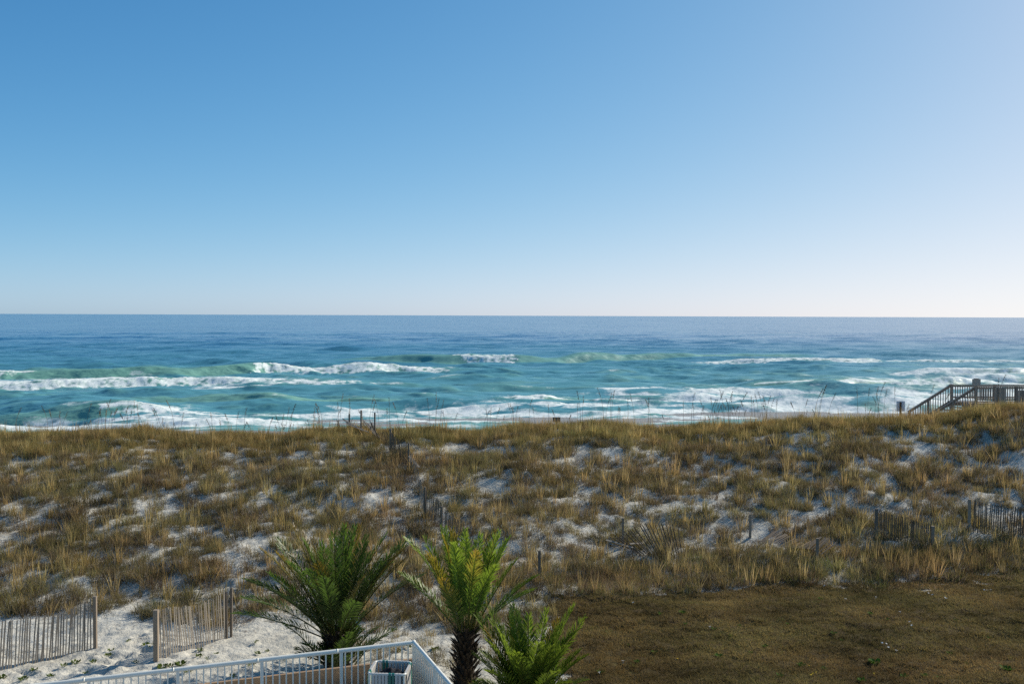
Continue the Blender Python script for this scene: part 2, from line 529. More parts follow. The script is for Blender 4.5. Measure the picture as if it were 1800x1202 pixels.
def poly_tube(points, r, n=6, closed=False):
    P = [Vector(p) for p in points]
    V = []; F = []
    m = len(P)
    for i, p in enumerate(P):
        a = P[(i - 1) % m] if (closed or i > 0) else P[i]
        b = P[(i + 1) % m] if (closed or i < m - 1) else P[i]
        t = (b - a).normalized()
        ref = Vector((0, 0, 1)) if abs(t.z) < 0.9 else Vector((1, 0, 0))
        u = t.cross(ref).normalized(); v = u.cross(t)
        rr = r(i / max(1, m - 1)) if callable(r) else r
        for k in range(n):
            a2 = 2 * math.pi * k / n
            V.append(tuple(p + (u * math.cos(a2) + v * math.sin(a2)) * rr))
    rings = m if closed else m - 1
    for i in range(rings):
        j = (i + 1) % m
        for k in range(n):
            F.append((i * n + k, i * n + (k + 1) % n, j * n + (k + 1) % n, j * n + k))
    return V, F

def pyd(name, V, F, mat, smooth=False):
    me = bpy.data.meshes.new(name)
    me.from_pydata([tuple(v) for v in V], [], F)
    if smooth:
        for p in me.polygons: p.use_smooth = True
    me.materials.append(mat)
    me.update()
    return me

# ------------------------------------------------------------------ the setting: sand, lawn, sea
def axis(parts):
    out = []
    for a, b, s in parts:
        out.append(np.arange(a, b - 1e-6, s))
    out.append([parts[-1][1]])
    return np.concatenate(out)

gx = axis([(-420, -60, 30), (-60, -34, 1.3), (-34, -16, 0.17), (-16, 2, 0.10), (2, 34, 0.17), (34, 60, 1.3), (60, 420, 30)])
gy = axis([(-40, 14, 3), (14, 22, 0.5), (22, 31, 0.085), (31, 56, 0.15), (56, 75, 0.6), (75, 190, 2.5)])
X, Y = np.meshgrid(gx, gy)
Z = H(X, Y)
ground = link('sand', tri_mesh('sand', np.stack([X, Y, Z], -1), grid_faces(len(gy), len(gx)), M['sand'], smooth=True))
tag(ground, 'white beach sand of the dune and the shore', kind='structure')

def lawn_area(x, y):
    e = 0.45 * perlin(x / 1.4, y / 1.0, 31) + 0.25 * perlin(x / 0.45, y / 0.45, 32)
    return (x > 1.25 + e) & (y < lawn_edge(x) + e)

def lawn_mask(x, y):
    e = 0.45 * perlin(x / 1.4, y / 1.0, 31) + 0.25 * perlin(x / 0.45, y / 0.45, 32)
    worn = np.zeros_like(np.asarray(x, float))
    for wx, wy, rx, ry in ((13.9, 32.6, 0.55, 0.16), (15.9, 33.5, 0.5, 0.2), (10.9, 32.9, 0.4, 0.15), (14.6, 33.3, 0.3, .12)):
        worn = np.maximum(worn, 1 - ((x - wx) / rx) ** 2 - ((y - wy) / ry) ** 2)
    return (x > 1.25 + e) & (y < lawn_edge(x) + e) & (worn < 0.30)

lx = axis([(0, 22, 0.14), (22, 60, 1.2)])
ly = axis([(-30, 20, 2.0), (20, 37, 0.14), (37, 42, 0.6)])
X, Y = np.meshgrid(lx, ly)
Z = H(X, Y) + 0.03
F = grid_faces(len(ly), len(lx))
cx = X.ravel()[F].mean(1); cyy = Y.ravel()[F].mean(1)
F = F[lawn_mask(cx, cyy)]
lawn = link('lawn', tri_mesh('lawn', np.stack([X, Y, Z], -1), F, M['lawn'], smooth=True))
tag(lawn, 'brown dormant lawn at the foot of the dune', kind='structure')

BREAKERS = [
    (2.4, 9, [(-98.7, 164.5, 1.7, 0.3), (-87.2, 169.6, 1.9, 0.6), (-85.6, 171.2, 1.9, 0.15), (-74.4, 173.5, 1.9, 0), (-61.4, 179.2, 1.9, 0), (-49.2, 187.1, 1.9, 0.1), (-46.9, 191.0, 1.8, 1), (-33.2, 193.8, 1.5, 1), (-14.8, 199.0, 1.0, 0.9), (-11.4, 199.3, 0.7, 0.1), (0.0, 200.0, 0.3, 0)]),
    (2.6, 10, [(-46.5, 239.2, 0.3, 0), (-35.7, 240.1, 1.1, 0), (-18.8, 235.5, 1.9, 0), (-12.8, 235.9, 2.1, 0.1), (-10.1, 236.1, 2.1, 1), (0.0, 236.9, 2.1, 1), (1.6, 237.0, 2.0, 0.0), (11.0, 240.7, 1.9, 0), (19.8, 247.6, 2.0, 0.0), (32.1, 255.1, 1.6, 0), (48.2, 263.4, 1.2, 0), (62.1, 271.9, 1.3, 0), (74.9, 273.0, 1.3, 0), (87.3, 277.9, 0.4, 0)]),
    (2.0, 8, [(37.9, 237.0, 0.2, 0), (46.2, 237.6, 0.7, 0.8), (58.6, 238.5, 1.0, 0.9), (75.4, 239.8, 1.1, 1), (89.9, 243.9, 1.2, 1), (92.1, 244.1, 0.6, 0.2), (99.1, 247.7, 0.7, 0.6), (116.7, 249.1, 0.9, 0.9), (126.9, 246.8, 0.6, 0.6), (141.7, 247.9, 0.8, 0.8)]),
    (1.6, 7, [(-84.7, 148.2, 1, 1), (-72.9, 150.0, 1.0, 1), (-62.2, 155.5, 1.1, 1), (-54.8, 159.9, 1, 1), (-41.6, 161.9, 0.8, 0.9), (-31.6, 162.5, 0.8, 0.8), (-19.9, 165.9, 0.4, 0.5), (-13.3, 166.3, 0.2, 0)]),
    (2.0, 7, [(-50.1, 125.2, 0.2, 0), (-45.8, 125.4, 0.8, 0), (-41.2, 126.4, 1.3, 0), (-31.2, 126.8, 1.4, 0), (-22.0, 128.0, 1.3, 0), (-15.5, 129.2, 0.9, 0), (-10.4, 129.4, 0.3, 0)]),
    (1.8, 6, [(-65.2, 108.7, 1.1, 0.2), (-56.4, 109.7, 1.2, 0.1), (-47.4, 110.7, 1.3, 0.1), (-44.3, 111.4, 1.2, 0.5), (-41.7, 112.2, 1.1, 1), (-38.5, 112.3, 0.5, 1), (-34.7, 112.4, 0.2, 0.6)]),
    (1.0, 4, [(-56.9, 94.8, 0.4, 1), (-49.9, 97.0, 0.5, 1), (-36.7, 98.9, 0.5, 1), (-28.6, 100.2, 0.5, 1), (-20.6, 103.2, 0.4, 0.9), (-12.0, 104.6, 0.3, 0.5), (-8.4, 104.8, 0.1, 0)]),
    (1.7, 6, [(-8.9, 130.3, 0.3, 0.6), (-3.7, 129.7, 0.6, 0.9), (0.7, 129.0, 1.1, 0.9), (4.1, 129.2, 1.2, 0.9), (6.4, 131.0, 1.1, 0.2), (9.1, 132.9, 0.9, 0.3), (15.1, 132.3, 0.6, 0.9), (26.7, 133.7, 0.5, 0.9), (34.7, 135.0, 0.3, 0.5)]),
    (1.4, 5, [(-10.1, 147.3, 0.1, 0), (-4.2, 148.7, 0.6, 0.2), (-0.9, 150.1, 0.6, 0.5), (2.6, 151.4, 0.4, 0.1), (6.9, 151.6, 0.1, 0)]),
    (2.2, 7, [(37.0, 158.1, 0.3, 0), (40.7, 158.3, 1.4, 0.2), (43.5, 158.4, 1.9, 0.4), (46.2, 158.6, 2.0, 0.45), (48.4, 160.0, 2, 0.45), (53.5, 161.6, 1.9, 0.45), (57.8, 165.9, 1.5, 0.1), (63.2, 167.6, 1.3, 0.2), (70.3, 170.9, 1.1, 0.15), (77.7, 174.3, 0.5, 0.2), (81.8, 174.5, 0.1, 0)]),
    (1.2, 5, [(37.6, 137.0, 0.1, 0.3), (44.2, 138.3, 0.6, 1), (53.0, 140.6, 0.6, 1), (63.4, 142.1, 0.8, 1), (75.0, 145.8, 0.9, 1), (83.6, 146.2, 0.9, 1)]),
    (1.4, 5, [(55.9, 152.9, 0.2, 0.3), (61.2, 153.1, 0.7, 0.8), (69.0, 154.7, 0.9, 0.8), (77.4, 157.6, 0.8, 0.9), (85.8, 158.0, 0.8, 0.9)]),
    (1.6, 6, [(72.1, 180.4, 0.2, 0.2), (76.4, 180.6, 0.6, 0.6), (84.9, 181.1, 0.9, 0.5), (92.5, 179.9, 0.9, 0.8), (103.2, 180.5, 0.9, 0.8)]),
    (1.3, 4, [(-9.3, 101.9, 0.1, 0.3), (-4.7, 102.1, 0.6, 0.1), (0.0, 102.8, 0.7, 0.1), (3.0, 103.5, 0.5, 0.3), (6.0, 105.3, 0.2, 0.5)]),
    (1.3, 4, [(4.9, 107.0, 0.2, 0.3), (7.4, 107.7, 0.6, 0.2), (12.5, 109.0, 0.7, 0.2), (15.7, 109.8, 0.5, 0.6), (20.3, 107.5, 0.5, 0.9), (25.8, 107.7, 0.5, 1), (32.4, 109.1, 0.3, 0.8)]),
    (1.3, 4, [(32.3, 112.9, 0.2, 0.2), (37.1, 113.8, 0.6, 0.1), (42.2, 115.3, 0.7, 0.1), (46.5, 116.2, 0.5, 0.2), (53.5, 117.1, 0.4, 0.6)]),
]
FOAM_FIELDS = [
    (-57.2, -20.3, 96.4, 112.2, 0.85),
    (-22.4, 26.3, 102.9, 127.4, 0.75),
    (12.3, 42.6, 131.8, 155.2, 0.7),
    (22.9, 72.4, 115.3, 151.6, 0.8),
    (-40.9, -21.4, 100.8, 119.5, 0.7),
    (56.8, 94.7, 143.3, 188.1, 0.5),
    (-74.0, -55.0, 153.0, 167.0, 0.8),
    (-87.4, -71.8, 147.7, 174.4, 0.6),
    (-52.6, -35.0, 149.3, 173.5, 0.6),
]

def sea_surface(x, y, spacing):
    z = np.zeros_like(x); foam = np.zeros_like(x); face = np.zeros_like(x)
    calm = sstep(0, 30, y - shore_y(x))
    rng = np.random.default_rng(5)
    waver = [0.7 + 0.6 * perlin(x / q, y / (q * 0.6), 40 + k) for k, q in enumerate((9, 22, 50, 110))]
    for i in range(46):
        lam = 1.6 * (34 / 1.6) ** (i / 45)
        th = rng.normal(0, 0.42); ph = rng.random() * 6.28
        k = 2 * np.pi / lam
        amp = 0.0065 * lam ** 0.95 * (0.6 + 0.8 * rng.random())
        keep = np.clip(lam / (2.6 * spacing) - 0.6, 0, 1)
        patch = waver[min(3, i // 12)]
        s = np.sin(k * (x * np.sin(th) + y * np.cos(th)) + ph)
        z = z + amp * keep * patch * (s - 0.35 * (1 - s * s))
    surf = sstep(0, 14, y - shore_y(x)) * (1 - sstep(90, 190, y - shore_y(x)))
    z = z * (0.45 + 0.55 * calm) * (1 + 0.5 * surf)
    rid = perlin(x / 9.0 + 0.15 * y, y / 4.2, 120) + 0.35 * perlin(x / 3.5, y / 2.2, 121)
    rg = sstep(0.10, 0.62, rid) * surf
    z = z + 0.24 * rg
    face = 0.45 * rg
    foam = 0.52 * sstep(0.45, 0.75, rid) * surf
    lump = fbm(x / 1.8, y / 1.2, 5, 60) + 0.35 * np.abs(perlin(x / 0.75, y / 0.7, 66))
    for wf, wb, pts in BREAKERS:
        wf = wf * 1.5
        px = [p[0] for p in pts]
        yb = np.interp(x, px, [p[1] for p in pts]) + 1.2 * perlin(x / 9.0, x * 0, 70) + 0.2 * perlin(x / 2.5, x * 0, 71)
        inside = (x > px[0]) & (x < px[-1])
        far = np.where(x < px[0], px[0] - x, np.where(x > px[-1], x - px[-1], 0))
        fade = np.exp(-(far / 4.0) ** 2)
        h = np.interp(x, px, [p[2] for p in pts]) * np.where(yb < 122, 0.62, 0.82) * fade * (1 + 0.10 * perlin(x / 11.0, x * 0, 72))
        fo = np.interp(x + 2.2 * perlin(x / 2.0, y / 1.2, 73) + 1.0 * perlin(x / 0.8, y / 0.6, 74), px, [p[3] for p in pts]) * fade
        s = y - yb
        rise = sstep(0, wf, s)
        prof = np.where(s < wf, rise, np.exp(-((s - wf) / wb) ** 2))
        z = z + h * prof * (1 + 0.0 * s) - 0.12 * h * np.exp(-((s + 2.0) / 2.5) ** 2)
        edge_n = 0.8 * perlin(x / 1.5, y / 0.9, 75) + 0.5 * perlin(x / 0.6, y / 0.5, 76)
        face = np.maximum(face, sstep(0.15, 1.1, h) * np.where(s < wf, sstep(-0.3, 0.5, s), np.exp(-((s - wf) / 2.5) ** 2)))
        roller = np.clip(fo * (0.86 + 0.75 * edge_n), 0, 1) * np.where(s < wf, sstep(-0.9, 0.4, s + 0.8 * edge_n), np.exp(-((s - wf) / (0.8 + 1.8 * fo)) ** 2))
        trail = 0.58 * fo * (s > wf) * np.exp(-((s - wf) / 16.0) ** 2) * (0.7 + 0.6 * perlin(x / 6.0, y / 3.0, 77))
        ahead = 0.40 * fo * (s < 0) * np.exp(-(s / 7.0) ** 2) * (0.6 + 0.9 * perlin(x / 5.0, y / 2.5, 78))
        trail = np.maximum(trail, ahead)
        lip = np.where(h > 0.5, 0.9, 0) * np.exp(-((s - wf) / 1.1) ** 2) * (fo > 0.12) * (fo < 0.7)
        f = np.maximum(np.maximum(roller, trail), lip)
        z = z + 0.24 * np.clip(h, 0.2, 1.6) * lump * roller * (fo > 0.3)
        foam = np.maximum(foam, f)
    for x0, x1, y0, y1, d in FOAM_FIELDS:
        w = 5.0
        e = 4.0 * perlin(x / 8.0, y / 6.0, 80)
        f = min(1.0, d + 0.12) * sstep(x0 - w, x0 + w, x + e) * (1 - sstep(x1 - w, x1 + w, x + e)) * sstep(y0 - 1, y0 + 2, y + 0.4 * e) * (1 - sstep(y1 - 6, y1 + 3, y + e))
        f = f * (0.78 + 0.9 * perlin(x / 10.0, y / 5.0, 81) + 0.5 * perlin(x / 3.0, y / 2.2, 82))
        foam = np.maximum(foam, f)
        z = z + 0.10 * lump * np.clip(f, 0, 1)
    # swash: the last thin foam where water meets the beach
    sw = np.exp(-((y - shore_y(x) - 1.5) / 2.0) ** 2) * (0.75 + 0.5 * perlin(x / 4, y / 3, 90))
    foam = np.maximum(foam, sw * 0.8)
    return z, np.clip(foam, 0, 1), face

sv = np.linspace(0.80, -0.80, 960)[::-1]
rows = []
d = 84.0
while d < 26000:
    rows.append(d)
    d += max(0.28, min(d * d * 0.26 / 10945.0, 0.5 if d < 275 else 1e9))
rows = np.array(rows)
S, D = np.meshgrid(sv, rows)
X = S * D; Y = D
spacing = np.maximum(0.28, D * D * 0.26 / 10945.0)
spacing = np.maximum(spacing, D * (1.7 / 980) * 0.7)
Z, FO, FACE = sea_surface(X, Y, spacing)
FO = FO * (Y < 400)
dist = Y - shore_y(X)
near = 1 - sstep(0, 22, dist)
SH_GLOW = np.clip(0.55 - 0.20 * sstep(60, 160, dist) - 0.35 * sstep(110, 420, dist) + 0.30 * near + 0.55 * FACE, 0, 1)  # the FACE term paints backlit green glow into the wave faces' colour
sea = link('sea', tri_mesh('sea', np.stack([X, Y, Z + SEA], -1), grid_faces(len(rows), len(sv)), M['sea'], attrs={'foam': FO, 'shallow_glow': SH_GLOW}, smooth=True))
tag(sea, 'blue-green sea with lines of breaking surf', kind='structure')

# ------------------------------------------------------------------ grass (nobody could count it)
def blades(root, az, lean, h, w, c0, c1, bend=0.5, seg2=True):
    """triangles for many blades at once: returns V, F, colours"""
    n = len(root)
    dx, dy = np.cos(az), np.sin(az)
    side = np.stack([-dy, dx, np.zeros(n)], -1)
    # turn the broad side a random way
    r = RNG.random(n) * np.pi
    side = np.stack([np.cos(r), np.sin(r), np.zeros(n)], -1)
    def at(t):
        hor = np.sin(lean) * t + bend * np.sin(lean) * t * t
        ver = np.cos(lean) * t - 0.25 * bend * np.sin(lean) * t * t
        return root + np.stack([dx * hor * h, dy * hor * h, ver * h], -1)
    p0, p1, p2 = at(0.0), at(0.55), at(1.0)
    hw = (w * 0.5)[:, None]
    V = np.stack([p0 - side * hw, p0 + side * hw, p1 - side * hw * 0.75, p1 + side * hw * 0.75, p2], 1)
    b = np.arange(n)[:, None] * 5
    F = np.concatenate([b + np.array([0, 1, 3]), b + np.array([0, 3, 2]), b + np.array([2, 3, 4])], 0)
    C = np.stack([c0, c0, (c0 + c1) / 2, (c0 + c1) / 2, c1], 1)
    return V.reshape(-1, 3), F, C.reshape(-1, 3)

STRAW = np.array([0.42, 0.32, 0.14]); GOLD = np.array([0.30, 0.22, 0.082]); OLIVE = np.array([0.17, 0.165, 0.05])
BROWN = np.array([0.165, 0.115, 0.066]); GREY = np.array([0.24, 0.195, 0.14]); GREEN = np.array([0.10, 0.15, 0.03])


def tuft_mesh(name, seed, nb, rad, hgt, wid, pal, lean, mat, base_mix=0.2):
    """one clump of blades round the local origin, coloured blade by blade"""
    rng = np.random.default_rng(seed)
    rr = rad * np.sqrt(rng.random(nb)); ra = rng.random(nb) * 2 * np.pi
    root = np.stack([rr * np.cos(ra), rr * np.sin(ra), np.full(nb, -0.05)], -1)
    az = ra + rng.normal(0, 0.9, nb)
    ln = np.abs(rng.normal(0, lean, nb)) + 0.4 * rr / rad * lean
    h = hgt * (0.40 + 0.70 * rng.random(nb)) + 0.05
    w = wid * (0.7 + 0.7 * rng.random(nb))
    k = np.clip(rng.random() * 0.45 + rng.random(nb) * 0.55, 0, 0.999) * (len(pal) - 1)
    i0 = k.astype(int); f = (k - i0)[:, None]
    P = np.array(pal)
    c = (P[i0] * (1 - f) + P[i0 + 1] * f) * (0.7 + 0.6 * rng.random(nb))[:, None]
    base = c * 0.72 + BROWN * base_mix
    V, F, C = blades(root, az, ln, h, w, base, c, 0.6)
    return tri_mesh(name, V, F, mat, C)

def scatter(x0, x1, y0, y1, step):
    nx = int((x1 - x0) / step); ny = int((y1 - y0) / step)
    gx_, gy_ = np.meshgrid(np.arange(nx), np.arange(ny))
    x = x0 + (gx_.ravel() + RNG.random(nx * ny)) * step
    y = y0 + (gy_.ravel() + RNG.random(nx * ny)) * step
    m = np.abs(x) < 0.60 * y + 3
    return x[m], y[m]

class Field:
    """clumps set on the ground by geometry nodes"""
    def __init__(self, name):
        self.name = name; self.meshes = []; self.rows = []
    def kinds(self, meshes):
        k0 = len(self.meshes); self.meshes += meshes
        return k0, len(meshes)
    def put(self, kinds, x, y, size, tint, dz=0.0, flat=1.0):
        n = len(x)
        k0, m = kinds
        z = H(x, y) + dz
        self.rows.append(np.column_stack([x, y, z, k0 + RNG.integers(0, m, n), RNG.normal(0, 0.06, n), RNG.normal(0, 0.06, n), RNG.random(n) * 6.283,
                                          size * (0.9 + 0.2 * RNG.random(n)), size * (0.85 + 0.35 * RNG.random(n)) * flat, tint]))
    def build(self):
        A = np.concatenate(self.rows)
        col = bpy.data.collections.new(self.name + '_clumps')       # holds the clump shapes the nodes set out
        for i, me in enumerate(self.meshes):
            col.objects.link(bpy.data.objects.new('%s_clump_%03d' % (self.name, i), me))
        me = bpy.data.meshes.new(self.name)
        me.vertices.add(len(A)); me.vertices.foreach_set('co', A[:, :3].astype(np.float32).ravel())
        at = me.attributes.new('clump', 'INT', 'POINT'); at.data.foreach_set('value', A[:, 3].astype(np.int32))
        at = me.attributes.new('turn', 'FLOAT_VECTOR', 'POINT'); at.data.foreach_set('vector', A[:, 4:7].astype(np.float32).ravel())
        at = me.attributes.new('size', 'FLOAT_VECTOR', 'POINT'); at.data.foreach_set('vector', A[:, [7, 7, 8]].astype(np.float32).ravel())
        at = me.attributes.new('tint', 'FLOAT_COLOR', 'POINT')
        at.data.foreach_set('color', np.column_stack([A[:, 9:12], np.ones(len(A))]).astype(np.float32).ravel())
        o = link(self.name, me)
        ng = bpy.data.node_groups.new(self.name, 'GeometryNodeTree')
        ng.interface.new_socket('Geometry', in_out='INPUT', socket_type='NodeSocketGeometry')
        ng.interface.new_socket('Geometry', in_out='OUTPUT', socket_type='NodeSocketGeometry')
        N = ng.nodes
        gi, go = N.new('NodeGroupInput'), N.new('NodeGroupOutput')
        ip = N.new('GeometryNodeInstanceOnPoints'); ci = N.new('GeometryNodeCollectionInfo')
        ci.inputs['Collection'].default_value = col
        ci.inputs['Separate Children'].default_value = True
        ci.inputs['Reset Children'].default_value = True
        ip.inputs['Pick Instance'].default_value = True
        def named(nm, typ):
            q = N.new('GeometryNodeInputNamedAttribute'); q.data_type = typ
            q.inputs['Name'].default_value = nm
            return q.outputs['Attribute']
        L = ng.links
        L.new(gi.outputs[0], ip.inputs['Points']); L.new(ci.outputs[0], ip.inputs['Instance'])
        L.new(named('clump', 'INT'), ip.inputs['Instance Index'])
        L.new(named('turn', 'FLOAT_VECTOR'), ip.inputs['Rotation'])
        L.new(named('size', 'FLOAT_VECTOR'), ip.inputs['Scale'])
        L.new(ip.outputs[0], go.inputs[0])
        md = o.modifiers.new('set out clumps', 'NODES'); md.node_group = ng
        return o

def tints(x, y, n, spread=0.28, warm=0.0):
    v = 1.14 * (1 + spread * (RNG.random(n) * 2 - 1) + 0.35 * perlin(x / 2.5, y / 2.0, 91))[:, None]
    w = (RNG.random(n) * 2 - 1)[:, None] * 0.06 + warm
    g = 0.10 * perlin(x / 3.2, y / 2.4, 92)[:, None]
    return np.clip(v * (1 + w * np.array([[1.0, 0.1, -0.9]]) + g * np.array([[-0.8, 0.35, -0.3]])), 0.25, 2.2)

gf = Field('dune_grass')
g_slope = gf.kinds([tuft_mesh('clump', 500 + i, 74, 0.25, 0.54, 0.0125, [BROWN * .7, BROWN, GREY * .8, GOLD * .75, OLIVE, GOLD, STRAW * .9], 0.30, M['grass']) for i in range(10)])
g_crest = gf.kinds([tuft_mesh('clump', 530 + i, 80, 0.32, 0.54, 0.0135, [BROWN, GOLD * .8, GOLD, OLIVE * 1.1, STRAW], 0.24, M['grass']) for i in range(6)])
g_dead = gf.kinds([tuft_mesh('clump', 550 + i, 46, 0.32, 0.17, 0.0135, [BROWN * .55, BROWN * .9, GREY, BROWN, GOLD * .65], 1.0, M['grass']) for i in range(6)])
g_tall = gf.kinds([tuft_mesh('clump', 570 + i, 22, 0.10, 0.78, 0.014, [OLIVE, GOLD, STRAW, GOLD], 0.13, M['grass']) for i in range(6)])
g_green = gf.kinds([tuft_mesh('clump', 590 + i, 56, 0.27, 0.50, 0.013, [BROWN, GREY, OLIVE, GREEN, GOLD * .8, STRAW * .8], 0.36, M['grass']) for i in range(6)])
g_bush = gf.kinds([tuft_mesh('clump', 610 + i, 120, 0.40, 0.42, 0.013, [BROWN * .45, BROWN * .6, BROWN * .8, OLIVE * .6, GREY * .6], 0.55, M['grass'], 0.05) for i in range(5)])

# upright green-gold clumps on the face of the dune
x, y = scatter(-33, 33, 25, 58, 0.27)
cov = grass_cover(x, y)
keep = (RNG.random(len(x)) < sstep(0.22, 0.85, cov) * 0.85) & ~lawn_area(x, y)
x, y = x[keep], y[keep]
t = (y - dune_foot(x)) / (crest_y(x) - dune_foot(x))
crest = t > 0.85
size = 0.42 + 0.50 * RNG.random(len(x)) ** 1.5 + 0.22 * (perlin(x / 2.2, y / 2.2, 51) > 0.15)
A = ~crest
gf.put(g_slope, x[A], y[A], size[A], tints(x[A], y[A], A.sum()))
gf.put(g_crest, x[crest], y[crest], size[crest] * 0.9, tints(x[crest], y[crest], crest.sum(), 0.2, 0.03))
# dark low shrubby tangles
x, y = scatter(-33, 33, 28, 52, 0.75)
cov = grass_cover(x, y)
keep = (RNG.random(len(x)) < sstep(0.35, 0.9, cov + 0.5 * perlin(x / 2.0, y / 1.6, 97)) * 0.5) & ~lawn_area(x, y)
x, y = x[keep], y[keep]
gf.put(g_bush, x, y, 0.6 + 0.6 * RNG.random(len(x)), tints(x, y, len(x)))
# low dead growth and runners between the clumps
x, y = scatter(-33, 33, 25, 54, 0.28)
cov = grass_cover(x, y)
keep = (RNG.random(len(x)) < 0.22 + 0.58 * sstep(-0.05, 0.45, cov)) & ~lawn_area(x - 0.4, y + 0.4)
keep &= ~((x < 1.5) & (y < 28.6 + 0.8 * perlin(x / 1.3, y, 98)))
x, y = x[keep], y[keep]
gf.put(g_dead, x, y, 0.35 + 0.75 * RNG.random(len(x)), tints(x, y, len(x), 0.35))
# a few runners and bits of dry weed on the open sand in front
x, y = scatter(-16, 1.5, 22, 30, 0.62)
keep = RNG.random(len(x)) < 0.30
x, y = x[keep], y[keep]
gf.put(g_dead, x, y, 0.18 + 0.25 * RNG.random(len(x)), tints(x, y, len(x), 0.35))
# dry litter caught on the open sand of the dune
x, y = scatter(-33, 33, 28.8, 52, 0.30)
keep = (RNG.random(len(x)) < 0.34) & (grass_cover(x, y) < 0.45) & ~lawn_area(x, y)
x, y = x[keep], y[keep]
gf.put(g_dead, x, y, 0.16 + 0.34 * RNG.random(len(x)) ** 2, 0.8 * tints(x, y, len(x), 0.4))
# tall single shoots
x, y = scatter(-33, 33, 27, 57, 0.72)
cov = grass_cover(x, y)
keep = (RNG.random(len(x)) < sstep(0.12, 0.7, cov) * 0.8) & ~lawn_area(x, y)
x, y = x[keep], y[keep]
gf.put(g_tall, x, y, 0.7 + 0.45 * RNG.random(len(x)), 1.25 * tints(x, y, len(x), 0.2, 0.04))
# the greener strip beside the lawn
x, y = scatter(1.0, 26, 29, 40, 0.36)
keep = (y > lawn_edge(x) - 0.2 + 0.5 * perlin(x / 1.2, y, 55)) & (y < lawn_edge(x) + 2.5) & (RNG.random(len(x)) < 0.22 + 0.6 * sstep(-0.15, 0.3, perlin(x / 1.5, y / 1.0, 56)))
x, y = x[keep], y[keep]
gf.put(g_green, x, y, 0.42 + 0.6 * RNG.random(len(x)), tints(x, y, len(x)))
# ragged dead growth along the edge of the lawn
x, y = scatter(0.6, 26, 21, 40, 0.30)
dl = np.minimum(np.abs(y - lawn_edge(x)), np.where(y < lawn_edge(x), np.abs(x - 1.3), 9))
keep = (dl < 0.75) & (RNG.random(len(x)) < 0.75)
x, y = x[keep], y[keep]
gf.put(g_dead, x, y, 0.5 + 0.6 * RNG.random(len(x)), tints(x, y, len(x)), 0.02)
# scattered wisps on the sand around the palms
x, y = scatter(-4.8, 1.3, 22.5, 30.5, 0.45)
keep = RNG.random(len(x)) < 0.16 + 0.62 * sstep(-0.15, 0.35, perlin(x / 1.4, y / 1.2, 57) + 0.14 * (y - 26))
x, y = x[keep], y[keep]
gf.put(g_slope, x, y, 0.35 + 0.5 * RNG.random(len(x)), tints(x, y, len(x)))
x, y = scatter(-4.8, 1.3, 22.5, 30.5, 0.35)
keep = RNG.random(len(x)) < 0.45
x, y = x[keep], y[keep]
gf.put(g_dead, x, y, 0.35 + 0.5 * RNG.random(len(x)), tints(x, y, len(x)))
dune_grass = gf.build()
tag(dune_grass, 'golden brown dune grass growing in clumps over the sand', 'grass', kind='stuff')

# short brown turf on the lawn
TB, TO, TG = np.array([0.215, 0.150, 0.058]), np.array([0.28, 0.215, 0.075]), np.array([0.18, 0.17, 0.05])
tf = Field('turf_grass')
g_turf = tf.kinds([tuft_mesh('clump', 650 + i, 90, 0.17, 0.075, 0.013, [TB * .55, TB, TO, TB, TG], 0.75, M['turf'], 0.0) for i in range(8)])
g_spot = tf.kinds([tuft_mesh('clump', 670 + i, 60, 0.12, 0.07, 0.014, [TG, TG * 1.1, TO], 0.7, M['turf'], 0.0) for i in range(4)])
x, y = scatter(0.6, 22, 21, 37, 0.155)
m = lawn_mask(x, y)
x, y = x[m], y[m]
pt = perlin(x / 2.6, y / 1.7, 61) + 0.6 * perlin(x / 0.8, y / 0.6, 62)
tn = 1.15 * np.clip(1 + 0.6 * pt + 0.25 * (RNG.random(len(x)) - .5), 0.35, 1.9)[:, None] * (1 + 0.10 * perlin(x / 4, y / 3, 63)[:, None] * np.array([[-1.0, 0.6, 0]]))
tf.put(g_turf, x, y, 0.8 + 0.5 * RNG.random(len(x)), tn, 0.03)
x, y = scatter(0.6, 22, 21, 36, 0.33)
m = lawn_mask(x, y) & (RNG.random(len(x)) < 0.12 + 0.5 * sstep(0.1, 0.5, perlin(x / 2.2, y / 1.6, 64)))
x, y = x[m], y[m]
tf.put(g_spot, x, y, 0.5 + 0.6 * RNG.random(len(x)), tints(x, y, len(x)), 0.03)
turf = tf.build()
tag(turf, 'short brown dormant grass of the lawn', 'grass', kind='stuff')

# ------------------------------------------------------------------ palms
PALM_DARK = np.array([0.055, 0.095, 0.016]); PALM_GREEN = np.array([0.105, 0.185, 0.020]); PALM_LIME = np.array([0.22, 0.29, 0.025])
PALM_ORANGE = np.array([0.36, 0.225, 0.025]); PALM_DRY = np.array([0.17, 0.115, 0.06])

